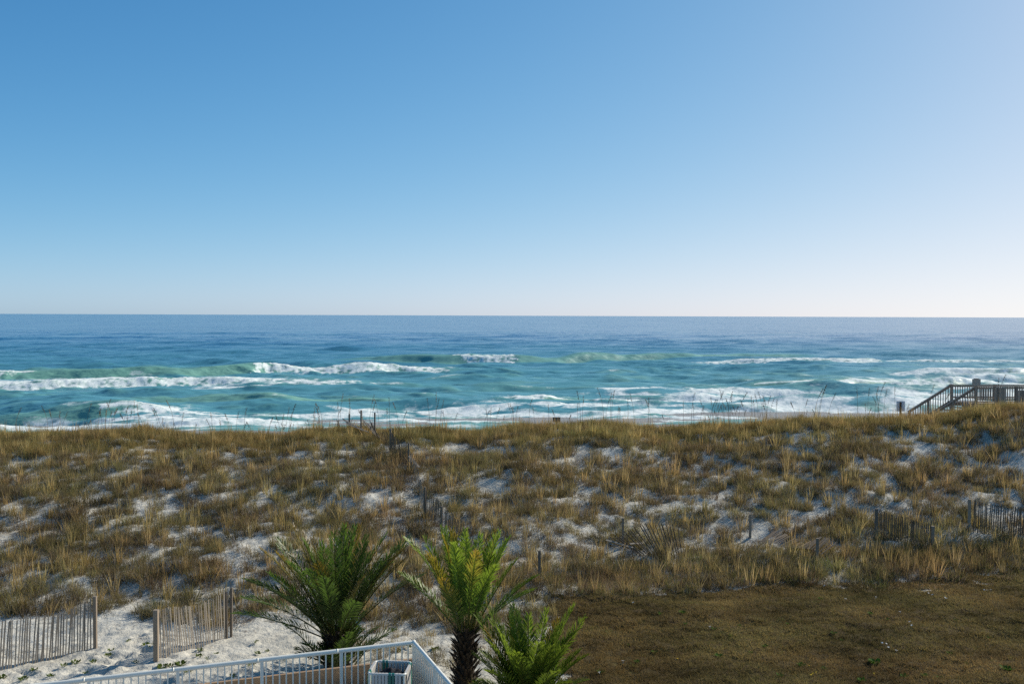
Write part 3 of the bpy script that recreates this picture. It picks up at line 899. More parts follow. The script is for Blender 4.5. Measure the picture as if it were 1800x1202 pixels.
def frond_mesh(L, az, el, droop, rng, base_col, tip_col, dens=1.0, leaflet=0.42, bare=0.22):
    """rachis plus two combs of folded leaflets; starts at the local origin"""
    n = 22
    P = []; p = Vector((0, 0, 0)); e = el; a = az
    step = L / n
    twist = rng.normal(0, 0.25)
    for i in range(n + 1):
        P.append(p.copy())
        d = Vector((math.cos(e) * math.sin(a), math.cos(e) * math.cos(a), math.sin(e)))
        p = p + d * step
        e -= droop / n * (0.4 + 1.4 * i / n)
        a += rng.normal(0, 0.012)
    Vr, Fr = poly_tube(P, lambda t: 0.020 * (1 - 0.85 * t) + 0.0025, 5)
    V = list(Vr); F = []
    C = []
    rc = np.array([0.16, 0.16, 0.04])
    for i in range(n + 1):
        t = i / n
        C += [tuple(rc * (1 - t) + base_col * t)] * 5
    for f in Fr:
        F += [(f[0], f[1], f[2]), (f[0], f[2], f[3])]
    stem = tri_mesh('frond', np.array(V), np.array(F), M['palm'], np.array(C))
    V, F, C = [], [], []
    m = int(58 * dens)
    for s in (-1, 1):
        for k in range(m):
            t = bare + (1 - bare) * (k + 0.5 + rng.normal(0, 0.2)) / m
            t = min(max(t, bare), 0.995)
            fi = t * n; i0 = min(int(fi), n - 1); fr = fi - i0
            q = P[i0].lerp(P[i0 + 1], fr)
            tan = (P[i0 + 1] - P[i0]).normalized()
            side = tan.cross(Vector((0, 0, 1)))
            if side.length < 0.1:
                side = Vector((math.cos(az), -math.sin(az), 0))
            side.normalize(); up = side.cross(tan)
            side = (side * math.cos(twist) + up * math.sin(twist)); up = side.cross(tan)
            prof = (0.35 + 0.65 * math.sin(math.pi * min(1, (t - bare) / (1 - bare) * 0.75 + 0.18))) * (1.0 if t < 0.9 else 0.75)
            ll = leaflet * prof * (0.85 + 0.3 * rng.random())
            ang = math.radians(58 - 30 * t) + rng.normal(0, 0.10)
            lift = 0.42 + rng.normal(0, 0.14)
            d = (tan * math.cos(ang) + (side * s * math.cos(lift) + up * math.sin(lift)) * math.sin(ang)).normalized()
            wv = d.cross(up).normalized()
            w = 0.014 * (0.8 + 0.4 * rng.random())
            fold = up * w * 0.5
            mid = q + d * ll * 0.5
            tip = q + d * ll - Vector((0, 0, 0.05 * ll * (1 + rng.random())))
            b = len(V)
            V += [tuple(q), tuple(mid + wv * w + fold), tuple(mid - fold * 0.4), tuple(mid - wv * w + fold), tuple(tip)]
            F += [(b, b + 2, b + 1), (b, b + 3, b + 2), (b + 1, b + 2, b + 4), (b + 2, b + 3, b + 4)]
            mixk = min(1, max(0, (t - 0.35) * 1.3 + rng.normal(0, 0.12)))
            cc = (base_col * (1 - mixk) + tip_col * mixk) * (0.75 + 0.5 * rng.random())
            ct = cc * 0.9 + PALM_DRY * 0.12
            C += [tuple(cc)] * 4 + [tuple(ct)]
    return stem, tri_mesh('leaflets', np.array(V), np.array(F), M['palm'], np.array(C))

def add_frond(meshes, root, loc):
    fr = link('frond', meshes[0], root, loc)
    link('leaflets', meshes[1], fr)

def palm_trunk_mesh(h, r0, r1, rng, rows=11, per=13):
    """fibrous trunk wrapped in old leaf bases"""
    V, F = [], []
    n = 14; rings = 10
    for i in range(rings + 1):
        t = i / rings
        r = (r0 + (r1 - r0) * t) * (0.82 + 0.10 * math.sin(t * 9))
        for k in range(n):
            a = 2 * math.pi * k / n
            rr = r * (1 + rng.normal(0, 0.05))
            V.append((rr * math.cos(a), rr * math.sin(a), -0.15 + (h + 0.15) * t))
    for i in range(rings):
        for k in range(n):
            F.append((i * n + k, i * n + (k + 1) % n, (i + 1) * n + (k + 1) % n, (i + 1) * n + k))
    F.append(tuple(range(rings * n, rings * n + n)))
    for i in range(rows):
        for k in range(per):
            t = (i + 0.5) / rows
            a = 2 * math.pi * (k + 0.5 * (i % 2)) / per + rng.normal(0, 0.08)
            r = (r0 + (r1 - r0) * t) * 0.84
            z = h * t + rng.normal(0, 0.02)
            out = 0.10 + 0.10 * rng.random(); up = 0.10 + 0.12 * rng.random()
            ca, sa = math.cos(a), math.sin(a); w = 0.045
            b = len(V)
            V += [(r * ca + w * sa, r * sa - w * ca, z), (r * ca - w * sa, r * sa + w * ca, z), (r * ca, r * sa, z - 0.05),
                  ((r + out) * ca + w * .6 * sa, (r + out) * sa - w * .6 * ca, z + up), ((r + out) * ca - w * .6 * sa, (r + out) * sa + w * .6 * ca, z + up),
                  ((r + out * .9) * ca, (r + out * .9) * sa, z + up - 0.04)]
            F += [(b, b + 1, b + 4, b + 3), (b + 1, b + 2, b + 5, b + 4), (b + 2, b, b + 3, b + 5), (b + 3, b + 4, b + 5)]
    return pyd('trunk', V, F, M['palmtrunk'])

def palm(label, x, y, trunk_h, r0, r1, fronds, seed, suckers=0, dens=1.0, leaflet=0.42, pal=(PALM_DARK, PALM_GREEN, PALM_ORANGE), orange=0.3):
    rng = np.random.default_rng(seed)
    z0 = float(H(x, y))
    root = thing('palm_tree', label, 'palm tree', (x, y, z0), 'date palms beside the terrace')
    link('trunk', palm_trunk_mesh(trunk_h, r0, r1, rng), root)
    for az, el, L, droop in fronds:
        tipc = pal[2] if rng.random() < orange else pal[1]
        basec = pal[0] * (0.8 + 0.5 * rng.random())
        me = frond_mesh(L, math.radians(az), math.radians(el), droop, rng, basec, tipc, dens, leaflet)
        a = math.radians(az)
        add_frond(me, root, (r1 * 0.55 * math.sin(a), r1 * 0.55 * math.cos(a), trunk_h - 0.10 - 0.12 * rng.random()))
    for k in range(suckers):
        a = rng.random() * 2 * math.pi
        rr = r0 * (0.5 + 0.9 * rng.random())
        el = math.radians(35 + 45 * rng.random())
        me = frond_mesh(0.7 + 0.8 * rng.random(), a, el, 0.5, rng, pal[0] * 1.1, pal[1], 0.55, 0.30, 0.12)
        add_frond(me, root, (rr * math.sin(a), rr * math.cos(a), 0.0 + 0.25 * rng.random()))
    return root

def ring(rng, specs):
    out = []
    for n, el, els, L, Ls, dr in specs:
        a0 = rng.random() * 360
        for k in range(n):
            out.append((a0 + 360 * k / n + rng.normal(0, 12), el + rng.normal(0, els), L + rng.normal(0, Ls), dr + rng.normal(0, 0.12)))
    return out

r_ = np.random.default_rng(21)
# azimuth: 0 = away from the house, 90 = to the right
palm('wide dark green date palm with drooping left fronds, behind the white railing', -4.45, 25.2, 0.85, 0.36, 0.26,
     ring(r_, [(9, 80, 5, 2.75, 0.15, 0.28), (14, 67, 5, 2.85, 0.15, 0.38), (12, 58, 5, 2.7, 0.2, 0.34), (3, 46, 5, 2.2, 0.2, 0.4)])
     + [(-88, 22, 2.6, 0.35), (-80, 34, 2.6, 0.5), (-96, 48, 2.7, 0.5), (92, 48, 2.7, 0.4), (84, 60, 2.6, 0.35)],
     101, suckers=34, dens=1.0, leaflet=0.46, pal=(PALM_DARK, PALM_GREEN, PALM_ORANGE * 0.7), orange=0.30)
palm('bright yellow-green date palm with a thick fibrous trunk right of the railing corner', -1.10, 24.0, 1.35, 0.29, 0.23,
     ring(r_, [(8, 82, 4, 2.5, 0.1, 0.25), (11, 74, 4, 2.55, 0.12, 0.32), (8, 66, 5, 2.35, 0.15, 0.30)])
     + [(88, 50, 2.2, 0.3), (-86, 52, 2.1, 0.35), (70, 40, 1.9, 0.4)],
     102, suckers=0, dens=1.0, leaflet=0.41, pal=(PALM_GREEN * 1.25, PALM_LIME * 1.25, PALM_ORANGE * 1.1), orange=0.22)
palm('low bushy young date palm at the left edge of the lawn', 0.42, 22.4, 0.30, 0.30, 0.24,
     ring(r_, [(8, 80, 5, 1.95, 0.15, 0.3), (12, 70, 5, 1.95, 0.15, 0.35), (9, 58, 6, 1.7, 0.15, 0.4), (8, 42, 6, 1.15, 0.15, 0.5)])
     + [(78, 64, 2.3, 0.2), (-80, 66, 2.3, 0.2), (-60, 70, 2.3, 0.2), (60, 68, 2.35, 0.2)],
     103, suckers=16, dens=1.0, leaflet=0.40, pal=(PALM_GREEN * 0.9, PALM_LIME, PALM_ORANGE * 0.9), orange=0.15)

# ------------------------------------------------------------------ sand fences
def hz(x, y):
    return float(H(x, y))

def sand_fence(label, posts, panels, group='slatted sand fences'):
    """posts: (x, y, height, width, lean_x, lean_y, matname); panels: list of dicts with p0, p1, n, ..."""
    x0, y0 = posts[0][0], posts[0][1]
    root = thing('sand_fence', label, 'fence', (x0, y0, hz(x0, y0)), group)
    for x, y, h, w, lx_, ly_, mn in posts:
        z = hz(x, y)
        bar('post', root, (x, y, z - 0.3), (x + lx_ * h, y + ly_ * h, z + h), w, w, mn)
    rnd = random.Random(len(label) * 7)
    for pn in panels:
        (xa, ya), (xb, yb) = pn['p0'], pn['p1']
        n = pn['n']; mn = pn.get('mat', 'slat')
        dirx, diry = xb - xa, yb - ya
        Ld = math.hypot(dirx, diry); dirx /= Ld; diry /= Ld
        face = (-diry, dirx, 0)
        tops = []; lows = []
        for k in range(n):
            t = (k + 0.5 + rnd.uniform(-0.2, 0.2)) / n
            x, y = xa + (xb - xa) * t, ya + (yb - ya) * t
            z = hz(x, y)
            if 'ztop' in pn:
                ts = [q[0] for q in pn['ztop']]; zs = [q[1] for q in pn['ztop']]
                zt = float(np.interp(t, ts, zs)) + z
            else:
                zt = z + pn.get('h', 1.15)
            zt += rnd.uniform(-0.03, 0.03)
            lean = float(np.interp(t, [0, 0.5, 1], pn.get('lean', (0, 0, 0)))) + rnd.uniform(-0.03, 0.03)
            fall = float(np.interp(t, [0, 0.5, 1], pn.get('fall', (0, 0, 0)))) + rnd.uniform(-0.02, 0.02)
            hh = zt - z + 0.05
            pb = (x, y, z - 0.05)
            pt = (x + dirx * lean * hh + face[0] * fall * hh, y + diry * lean * hh + face[1] * fall * hh, zt)
            w = 0.034 * rnd.uniform(0.85, 1.15)
            bar('slat', root, pb, pt, w, 0.010, mn, 'lath', face)
            tops.append(Vector(pb).lerp(Vector(pt), 0.84)); lows.append(Vector(pb).lerp(Vector(pt), 0.30))
        for line in (tops, lows):
            pts = [p + Vector(face) * 0.009 - root.location for p in line]
            if len(pts) > 2:
                Vw, Fw = poly_tube(pts, 0.0035, 4)
                link('wire', pyd('wire', Vw, Fw, M['wire']), root)
    return root

sand_fence('pale slatted sand fence at the far left, ending in a single post',
           [(-11.17, 26.53, 1.40, 0.085, 0.0, 0, 'post'), (-13.9, 24.1, 1.35, 0.085, 0, 0, 'post')],
           [dict(p0=(-13.85, 24.15), p1=(-11.24, 26.45), n=50, ztop=[(0, 1.30), (0.3, 1.28), (0.6, 1.18), (0.85, 1.17), (1, 1.36)], lean=(0.02, 0.07, 0.03))])
sand_fence('pale slatted sand fence left of the big palm, between a thick post and twin posts',
           [(-9.20, 25.60, 1.33, 0.115, 0, 0, 'post'), (-7.84, 27.66, 1.38, 0.06, 0.01, 0, 'post'), (-7.93, 27.55, 1.30, 0.06, -0.01, 0, 'post')],
           [dict(p0=(-9.14, 25.70), p1=(-7.96, 27.50), n=28, ztop=[(0, 1.28), (0.3, 1.22), (0.55, 1.18), (0.8, 1.20), (1, 1.30)], lean=(-0.03, -0.12, -0.02))])
sand_fence('dark weathered sand fence standing in grass near the right side, short swaybacked panel',
           [(13.62, 36.95, 1.18, 0.09, 0, 0, 'post'), (15.47, 36.35, 0.90, 0.10, 0, 0, 'post')],
           [dict(p0=(13.72, 36.92), p1=(15.42, 36.38), n=26, mat='dark_slat', ztop=[(0, 1.15), (0.15, 1.0), (0.35, 0.93), (0.6, 0.92), (1, 0.95)], lean=(0.0, 0.03, 0.02))])
sand_fence('dark sand fence running out of the picture at the far right',
           [(17.45, 37.75, 1.22, 0.085, 0, 0, 'post'), (20.9, 37.1, 1.2, 0.10, 0, 0, 'post')],
           [dict(p0=(17.55, 37.72), p1=(20.8, 37.1), n=42, mat='dark_slat', ztop=[(0, 1.22), (0.4, 1.05), (0.7, 1.0), (1, 1.15)], lean=(0.02, 0.05, 0.0))])
# the leaning panel with two fallen bleached laths, in the middle right
mf = sand_fence('collapsing sand fence fanned over beside a lone post, with bleached fallen laths',
           [(4.05, 35.95, 1.1, 0.07, 0, 0, 'post')],
           [dict(p0=(4.55, 35.55), p1=(6.1, 35.05), n=19, mat='dark_slat', ztop=[(0, 0.50), (0.3, 0.85), (0.6, 1.15), (1, 1.15)], lean=(-1.5, -0.55, -0.12), fall=(-0.2, -0.1, 0))])
for k, (xa, ya, xb, yb, dz) in enumerate([(3.42, 35.75, 4.35, 35.45, 0.40), (3.52, 35.62, 4.30, 35.30, 0.32), (4.25, 35.5, 4.75, 35.75, 0.42)]):
    bar('slat', mf, (xa, ya, hz(xa, ya) + dz), (xb, yb, hz(xb, yb) + dz * 0.8), 0.07, 0.012, 'slat', 'lath', (0.1, -0.45, 0.9))
# the flattened panel lying on the sand
ff = sand_fence('sand fence lying flat in the grass between two standing posts',
           [(9.02, 37.4, 0.9, 0.08, 0, 0, 'post'), (10.70, 34.6, 0.95, 0.085, 0, 0, 'post')], [])
rnd = random.Random(5)
for k in range(30):
    t = k / 29
    x = 9.15 + 1.75 * t + rnd.uniform(-.03, .03); y = 36.45 - 1.55 * t
    L = 1.15; a = math.radians(38 + rnd.uniform(-5, 5))
    xb, yb = x + L * math.cos(a) * 0.75, y + L * math.sin(a) * 0.9
    lift = 0.22 + 0.10 * math.sin(t * 9)
    bar('slat', ff, (x, y, hz(x, y) + lift), (xb, yb, hz(xb, yb) + lift + 0.16), 0.042, 0.010, 'dark_slat', 'lath', (0, -0.3, 1))
# the long broken fence climbing from the palms to the crest
CP = [(-9.2, 52.6), (-8.55, 52.3), (-7.75, 51.1), (-6.95, 50.4), (-5.74, 47.0), (-4.59, 44.2), (-3.34, 38.2), (-2.57, 36.6), (0.92, 32.3)]
hh = [0.75, 0.95, 1.25, 1.20, 1.10, 1.05, 1.20, 1.0, 1.0]
ww = [0.07, 0.07, 0.075, 0.075, 0.09, 0.075, 0.085, 0.075, 0.09]
cf = sand_fence('long broken sand fence climbing the dune from the palms to the crest',
           [(x, y, h, w, 0.0, 0.0, 'post') for (x, y), h, w in zip(CP, hh, ww)],
           [dict(p0=CP[4], p1=CP[5], n=34, mat='dark_slat', h=1.0, lean=(0.02, -0.10, 0.05), fall=(0, -0.14, 0)),
            dict(p0=CP[3], p1=CP[4], n=30, mat='dark_slat', ztop=[(0, 0.85), (0.5, 0.55), (1, 0.9)], lean=(0.1, 0.35, 0.1), fall=(-.3, -.5, -.1)),
            dict(p0=CP[5], p1=CP[6], n=46, mat='slat', ztop=[(0, 0.95), (0.2, 0.6), (0.6, 0.40), (0.85, 0.75), (1, 1.0)], lean=(0.1, 0.5, 0.1), fall=(0, 0.35, 0)),
            dict(p0=CP[6], p1=CP[7], n=22, mat='dark_slat', h=1.08, lean=(0.02, 0.10, 0.0), fall=(0, 0.06, 0)),
            dict(p0=CP[7], p1=(-1.3, 34.9), n=18, mat='dark_slat', ztop=[(0, 1.0), (1, 0.5)], lean=(0.0, 0.2, 0.4))])
for k in range(7):
    x, y = -8.9 + 0.07 * k, 52.2 - 0.14 * k
    bar('slat', cf, (x, y, hz(x, y) + 0.72 - 0.05 * k), (x + 1.25, y - 1.1, hz(x + 1.25, y - 1.1) + 0.18), 0.05, 0.012, 'slat', 'lath', (0.3, -0.7, 0.7))
for k in range(4):
    x, y = -7.6 + 0.08 * k, 50.9 - 0.1 * k
    bar('slat', cf, (x, y, hz(x, y) + 0.75 - 0.05 * k), (x + 0.85, y - 1.3, hz(x + 0.85, y - 1.3) + 0.10), 0.045, 0.012, 'slat', 'lath', (0.3, -0.7, 0.7))
bar('slat', cf, (-4.55, 44.05, hz(-4.55, 44.05) + 0.55), (-4.0, 42.9, hz(-4.0, 42.9) + 0.25), 0.10, 0.012, 'slat', 'lath', (0.3, -0.7, 0.7))

# ------------------------------------------------------------------ terrace with white railing, low wall and towel hamper
COR = Vector((-1.72, 17.5, 0)); RAIL_Z = 3.24; FLOOR_Z = 2.17
dA = Vector((-5.37, -2.0, 0)).normalized()          # leg running left
dB = Vector((0.742, -1.94, 0)).normalized()         # leg running back towards the house
LA, LB = 9.4, 6.6
nA = Vector((dA.y, -dA.x, 0));  nA = nA if nA.dot(dB) < 0 else -nA     # outward from leg A
nB = Vector((dB.y, -dB.x, 0));  nB = nB if nB.dot(dA) < 0 else -nB

rail = thing('railing', 'white painted metal railing with thin balusters around the terrace corner', 'railing', (COR.x, COR.y, FLOOR_Z))
def v(p, z):
    return Vector((p.x, p.y, z))
bar('top_rail', rail, v(COR, RAIL_Z - .039), v(COR + dA * LA, RAIL_Z - .039), 0.078, 0.072, 'white', 'rod')
bar('top_rail', rail, v(COR, RAIL_Z - .038), v(COR + dB * LB, RAIL_Z - .038), 0.078, 0.072, 'white', 'rod')
bm_v, bm_f = poly_tube([(0, 0, RAIL_Z - FLOOR_Z - .078), (0, 0, RAIL_Z - FLOOR_Z - .03), (0, 0, RAIL_Z - FLOOR_Z + .001)], lambda t: 0.040 - 0.012 * (t == 1.0), 12)
bm_f.append(tuple(range(24, 36)))
link('corner_cap', pyd('corner_cap', bm_v, bm_f, M['white'], True), rail)
for dd, LL in ((dA, LA), (dB, LB)):
    bar('bottom_rail', rail, v(COR + dd * 0.03, FLOOR_Z + 0.08), v(COR + dd * LL, FLOOR_Z + 0.08), 0.035, 0.035, 'white', face=(0, 0, 1))
    pos = [1.29 + 1.34 * k for k in range(8) if 1.29 + 1.34 * k < LL]
    for s in pos:
        p = COR + dd * s
        bar('post', rail, v(p, FLOOR_Z), v(p, RAIL_Z - .06), 0.050, 0.050, 'white', face=dd.cross(Vector((0, 0, 1))))
    for s in pos:
        p = COR + dd * (s + 0.06)
        bar('rail_joint', rail, v(p, RZJ := RAIL_Z - .0385), v(p + dd * 0.022, RZJ), 0.084, 0.078, 'white', 'rod')
        q = COR + dd * s
        bar('post_foot', rail, v(q, FLOOR_Z), v(q, FLOOR_Z + 0.012), 0.11, 0.11, 'white', face=dd.cross(Vector((0, 0, 1))))
    s = 0.105
    while s < LL:
        if min(abs(s - q) for q in pos) > 0.05:
            p = COR + dd * s
            bar('baluster', rail, v(p, FLOOR_Z + 0.09), v(p, RAIL_Z - .06), 0.021, 0.021, 'white', face=dd.cross(Vector((0, 0, 1))))
        s += 0.11167
bar('post', rail, v(COR, FLOOR_Z), v(COR, RAIL_Z - .07), 0.050, 0.050, 'white', face=dA.cross(Vector((0, 0, 1))))

def prism(poly, z0, z1):
    n = len(poly)
    V = [(p.x, p.y, z0) for p in poly] + [(p.x, p.y, z1) for p in poly]
    F = [tuple(range(n - 1, -1, -1)), tuple(range(n, 2 * n))] + [(k, (k + 1) % n, n + (k + 1) % n, n + k) for k in range(n)]
    return V, F

off, th = 0.10, 0.06
ci = COR + nA * off + nB * off
co = COR + nA * (off + th) + nB * (off + th)
wallpoly = [ci, ci + dA * (LA + .2), ci + dA * (LA + .2) + nA * th, co, ci + dB * (LB + .2) + nB * th, ci + dB * (LB + .2)]
WALL_TOP = 2.87
V_, F_ = prism(wallpoly, -0.4, WALL_TOP)
w_o = link('low_wall', pyd('low_wall', [(a - COR.x, b - COR.y, c) for a, b, c in V_], F_, M['tan']), None, (COR.x, COR.y, 0))
tag(w_o, 'tan low wall behind the white balusters around the terrace', 'wall')
fl = [ci - nA * .004 - nB * .004, ci + dA * (LA + 6) - nA * .004, ci + dA * (LA + 6) + dB * (LB + 5), ci + dB * (LB + 5) - nB * .004]
V_, F_ = prism(fl, -0.4, FLOOR_Z)
tag(link('terrace', pyd('terrace', V_, F_, M['deckfloor'])), 'pale concrete terrace floor', kind='structure')

# towel hamper: plastic pipe frame with white and green straps
hx, hy = -2.02, 16.50
hamper = thing('towel_hamper', 'white pipe-frame hamper laced with white and green straps in the terrace corner', 'hamper', (hx, hy, FLOOR_Z))
HW, HD, HH = 0.305, 0.30, 0.93
yaw = math.radians(-4)
def hl(x, y, z):
    return Vector((x * math.cos(yaw) - y * math.sin(yaw), x * math.sin(yaw) + y * math.cos(yaw), z))
def ring_pts(w, d, z, r=0.06, n=5):
    pts = []
    for cx_, cy_, a0 in ((w - r, d - r, 0), (-w + r, d - r, 90), (-w + r, -d + r, 180), (w - r, -d + r, 270)):
        for k in range(n + 1):
            a = math.radians(a0 + 90 * k / n)
            pts.append(hl(cx_ + r * math.cos(a), cy_ + r * math.sin(a), z))
    return pts
for nm, z in (('top_ring', HH), ('bottom_ring', 0.06)):
    V_, F_ = poly_tube(ring_pts(HW, HD, z), 0.021, 8, True)
    link(nm, pyd(nm, V_, F_, M['white'], True), hamper)
for sx in (-1, 1):
    for sy in (-1, 1):
        V_, F_ = poly_tube([hl(sx * (HW - .02), sy * (HD - .02), 0), hl(sx * (HW - .02), sy * (HD - .02), HH - .01)], 0.022, 8)
        link('leg', pyd('leg', V_, F_, M['white'], True), hamper)
def strap(side, f0, f1, mn):
    """a flat strap looped from bottom ring over the top ring, f in -1..1 along the side"""
    prof = [(0.0, 0.05), (0.024, 0.06), (0.025, HH - .01), (0.020, HH + .020), (-0.016, HH + .0225), (-0.024, HH - .01), (-0.022, HH - .08), (-0.006, 0.07)]
    V_ = []
    for o_, z in prof:
        for f in (f0, f1):
            if side in 'fb':
                s = -1 if side == 'f' else 1
                V_.append(hl(f * (HW - .055), s * (HD + o_), z))
            else:
                s = -1 if side == 'l' else 1
                V_.append(hl(s * (HW + o_), f * (HD - .055), z))
    n = len(prof)
    F_ = [(2 * i, 2 * i + 1, 2 * i + 3, 2 * i + 2) for i in range(n - 1)]
    link('strap', pyd('strap', V_, F_, M[mn]), hamper)
for side in 'fblr':
    n = 9
    for k in range(n):
        f0 = -1 + 2 * (k + 0.12) / n; f1 = -1 + 2 * (k + 0.88) / n
        green = (side == 'b' and k in (1, 2)) or (side == 'f' and k in (5, 6)) or (side == 'l' and k in (0, 1)) or (side == 'r' and k in (7, 8))
        strap(side, f0, f1, 'green_strap' if green else 'white_strap')
# dark towels heaped inside
nx = 22
gx_, gy_ = np.meshgrid(np.linspace(-0.245, 0.245, nx), np.linspace(-0.235, 0.235, nx))
edge = np.minimum(1, 6 * np.minimum(0.25 - np.abs(gx_), 0.24 - np.abs(gy_)) / 0.25)
tz = 0.77 + 0.16 * np.clip(1 - ((gx_ - 0.03) ** 2 + (gy_ + 0.02) ** 2) / 0.07, 0, 1) + 0.10 * fbm(gx_ * 9 + 3, gy_ * 9, 3, 95) - 0.08 * (1 - edge)
V_ = [tuple(hl(a, b, c)) for a, b, c in zip(gx_.ravel(), gy_.ravel(), tz.ravel())]
F_ = [tuple(int(i) for i in f) for f in grid_faces(nx, nx)]
bnd = [k for k in range(nx)] + [nx * k + nx - 1 for k in range(1, nx)] + [nx * (nx - 1) + k for k in range(nx - 2, -1, -1)] + [nx * k for k in range(nx - 2, 0, -1)]
nb0 = len(V_)
V_ += [(V_[b][0], V_[b][1], 0.10) for b in bnd]
for i in range(len(bnd)):
    j = (i + 1) % len(bnd)
    F_.append((bnd[j], bnd[i], nb0 + i, nb0 + j))
F_.append(tuple(nb0 + i for i in range(len(bnd))))
tw = link('towel_heap', pyd('towel_heap', V_, F_, M['towel'], True), None, (hx, hy, FLOOR_Z))
tag(tw, 'dark crumpled towels heaped inside the green and white hamper', 'towels')

# ------------------------------------------------------------------ beach boardwalk with stairs
bw = thing('boardwalk', 'grey timber beach boardwalk with railings and stairs going down to the left', 'boardwalk', (27.8, 60.0, 3.0))
DZ, RZ = 3.86, 4.87                                # deck and rail heights
yn, yf = 59.3, 60.9                                # near and far edges
xf0, xn0, xr = 26.87, 27.65, 42.0                   # where the far and near rails start, and the far right end
# deck boards
for k in range(int((xr - xf0) / 0.29)):
    x = xf0 + 0.02 + k * 0.29
    bar('deck_board', bw, (x, yn + (0.0 if x > xn0 else 0.6 * (xn0 - x)), DZ - 0.02), (x, yf, DZ - 0.02), 0.27, 0.04, 'deck', face=(0, 0, 1))
for y in (yn + .05, yf - .05):
    bar('joist', bw, (xf0, y, DZ - 0.17), (xr, y, DZ - 0.17), 0.05, 0.24, 'deck', face=(0, 0, 1))
def guard(x0, x1, y, zd, posts, skip=()):
    bar('hand_rail', bw, (x0 - .07, y, RZ - 0.02), (x1, y, RZ - 0.02), 0.16, 0.045, 'deck', face=(0, 0, 1))
    bar('upper_rail', bw, (x0, y, RZ - 0.11), (x1, y, RZ - 0.11), 0.04, 0.09, 'deck', face=(0, 0, 1))
    low = bar('lower_rail', bw, (x0, y, zd + 0.22), (x1, y, zd + 0.22), 0.04, 0.09, 'deck', face=(0, 0, 1))
    for px in posts:
        bar('post', bw, (px, y, 1.2), (px, y, RZ - 0.03), 0.145, 0.145, 'deck')
    n = int((x1 - x0) / 0.145)
    for k in range(1, n):
        x = x0 + (x1 - x0) * k / n
        if min(abs(x - p) for p in posts) > 0.1:
            bar('baluster', low, (x, y - .035, zd + 0.14), (x, y - .035, RZ - 0.06), 0.045, 0.035, 'deck')
guard(xf0, xr, yf, DZ, [xf0 + .08, 29.6, 32.2, 34.8, 37.4, 40.0])
guard(xn0, xr, yn, DZ, [xn0 + .05, 30.1, 32.7, 35.3, 37.9, 40.5])
# close-boarded section of the near side
for x0, x1, zb in ((28.75, 29.45, DZ - .35), (30.15, 32.6, DZ + .02)):
    k = 0; x = x0
    while x < x1:
        bar('panel_board', bw, (x + .07, yn - .075, zb), (x + .07, yn - .075, RZ - 0.07 - (0.16 if x0 > 30 else 0)), 0.135, 0.022, 'deck')
        x += 0.142
# stairs running down to the left
def stair_rail(x_top, y, run, drop):
    x_bot = x_top - run
    bar('stair_rail', bw, (x_top + .05, y, RZ + .01), (x_bot, y, RZ - drop), 0.15, 0.045, 'deck', face=(0.5, 0, 0.8))
    bar('stair_rail', bw, (x_top, y, RZ - .13), (x_bot, y, RZ - drop - .10), 0.04, 0.085, 'deck', face=(0.5, 0, 0.8))
    st = bar('stringer', bw, (x_top, y, DZ - .10), (x_bot - .1, y, DZ - drop - .14), 0.045, 0.26, 'deck', face=(0.5, 0, 0.8))
    n = int(run / 0.15)
    for k in range(1, n):
        t = k / n
        bar('baluster', st, (x_top - run * t, y - .03, DZ - drop * t + .06), (x_top - run * t, y - .03, RZ - drop * t - .05), 0.042, 0.035, 'deck')
    bar('post', bw, (x_top - run * .52, y, 1.0), (x_top - run * .52, y, RZ - drop * .52 - .02), 0.12, 0.12, 'deck')
    bar('post', bw, (x_bot + .1, y, 0.5), (x_bot + .1, y, RZ - drop + .05), 0.12, 0.12, 'deck')
    return st
far_string = stair_rail(xf0, yf - .02, 2.6, 1.68)
stair_rail(xn0, yn - .02, 2.6, 1.68)
for k in range(9):
    t = (k + 0.7) / 9
    z = DZ - 1.68 * t
    bar('tread', far_string, (xn0 - 2.6 * t, yn + .02, z), (xf0 - 2.6 * t, yf - .04, z), 0.30, 0.04, 'deck', face=(0, 0, 1))
# small board standing above the near corner post
sg = thing('notice_board', 'square grey notice board standing above the boardwalk railing', 'sign', (27.6, 59.15, DZ))
bar('post', sg, (27.6, 59.13, DZ - .5), (27.6, 59.13, RZ + 0.46), 0.10, 0.09, 'deck')
bar('board', sg, (27.6, 59.07, RZ + 0.045), (27.6, 59.07, RZ + 0.44), 0.50, 0.03, 'board_pale')
bar('cap', sg, (27.6, 59.10, RZ + 0.44), (27.6, 59.10, RZ + 0.475), 0.28, 0.10, 'deck')

# ------------------------------------------------------------------ signs on the dune
sx_, sy_ = 22.7, 58.0
s1 = thing('beach_sign', 'white sign board on a brown post seen from behind, left of the boardwalk stairs', 'sign', (sx_, sy_, hz(sx_, sy_)))
bar('post', s1, (sx_ - .03, sy_ - .07, hz(sx_, sy_) - .4), (sx_ - .03, sy_ - .07, 4.02), 0.095, 0.08, 'brownpost')
bar('board', s1, (sx_, sy_, 3.48), (sx_, sy_, 4.08), 0.50, 0.02, 'signwhite')
sx_, sy_ = 2.48, 55.0
s2 = thing('beach_sign', 'small dark grey sign board standing alone on the grassy crest near the middle', 'sign', (sx_, sy_, hz(sx_, sy_)))
bar('post', s2, (sx_ + .02, sy_ + .06, hz(sx_, sy_) - .4), (sx_ + .02, sy_ + .06, 3.30), 0.09, 0.09, 'deck')
bar('board', s2, (sx_, sy_, 3.09), (sx_, sy_, 3.37), 0.43, 0.02, 'signgrey')

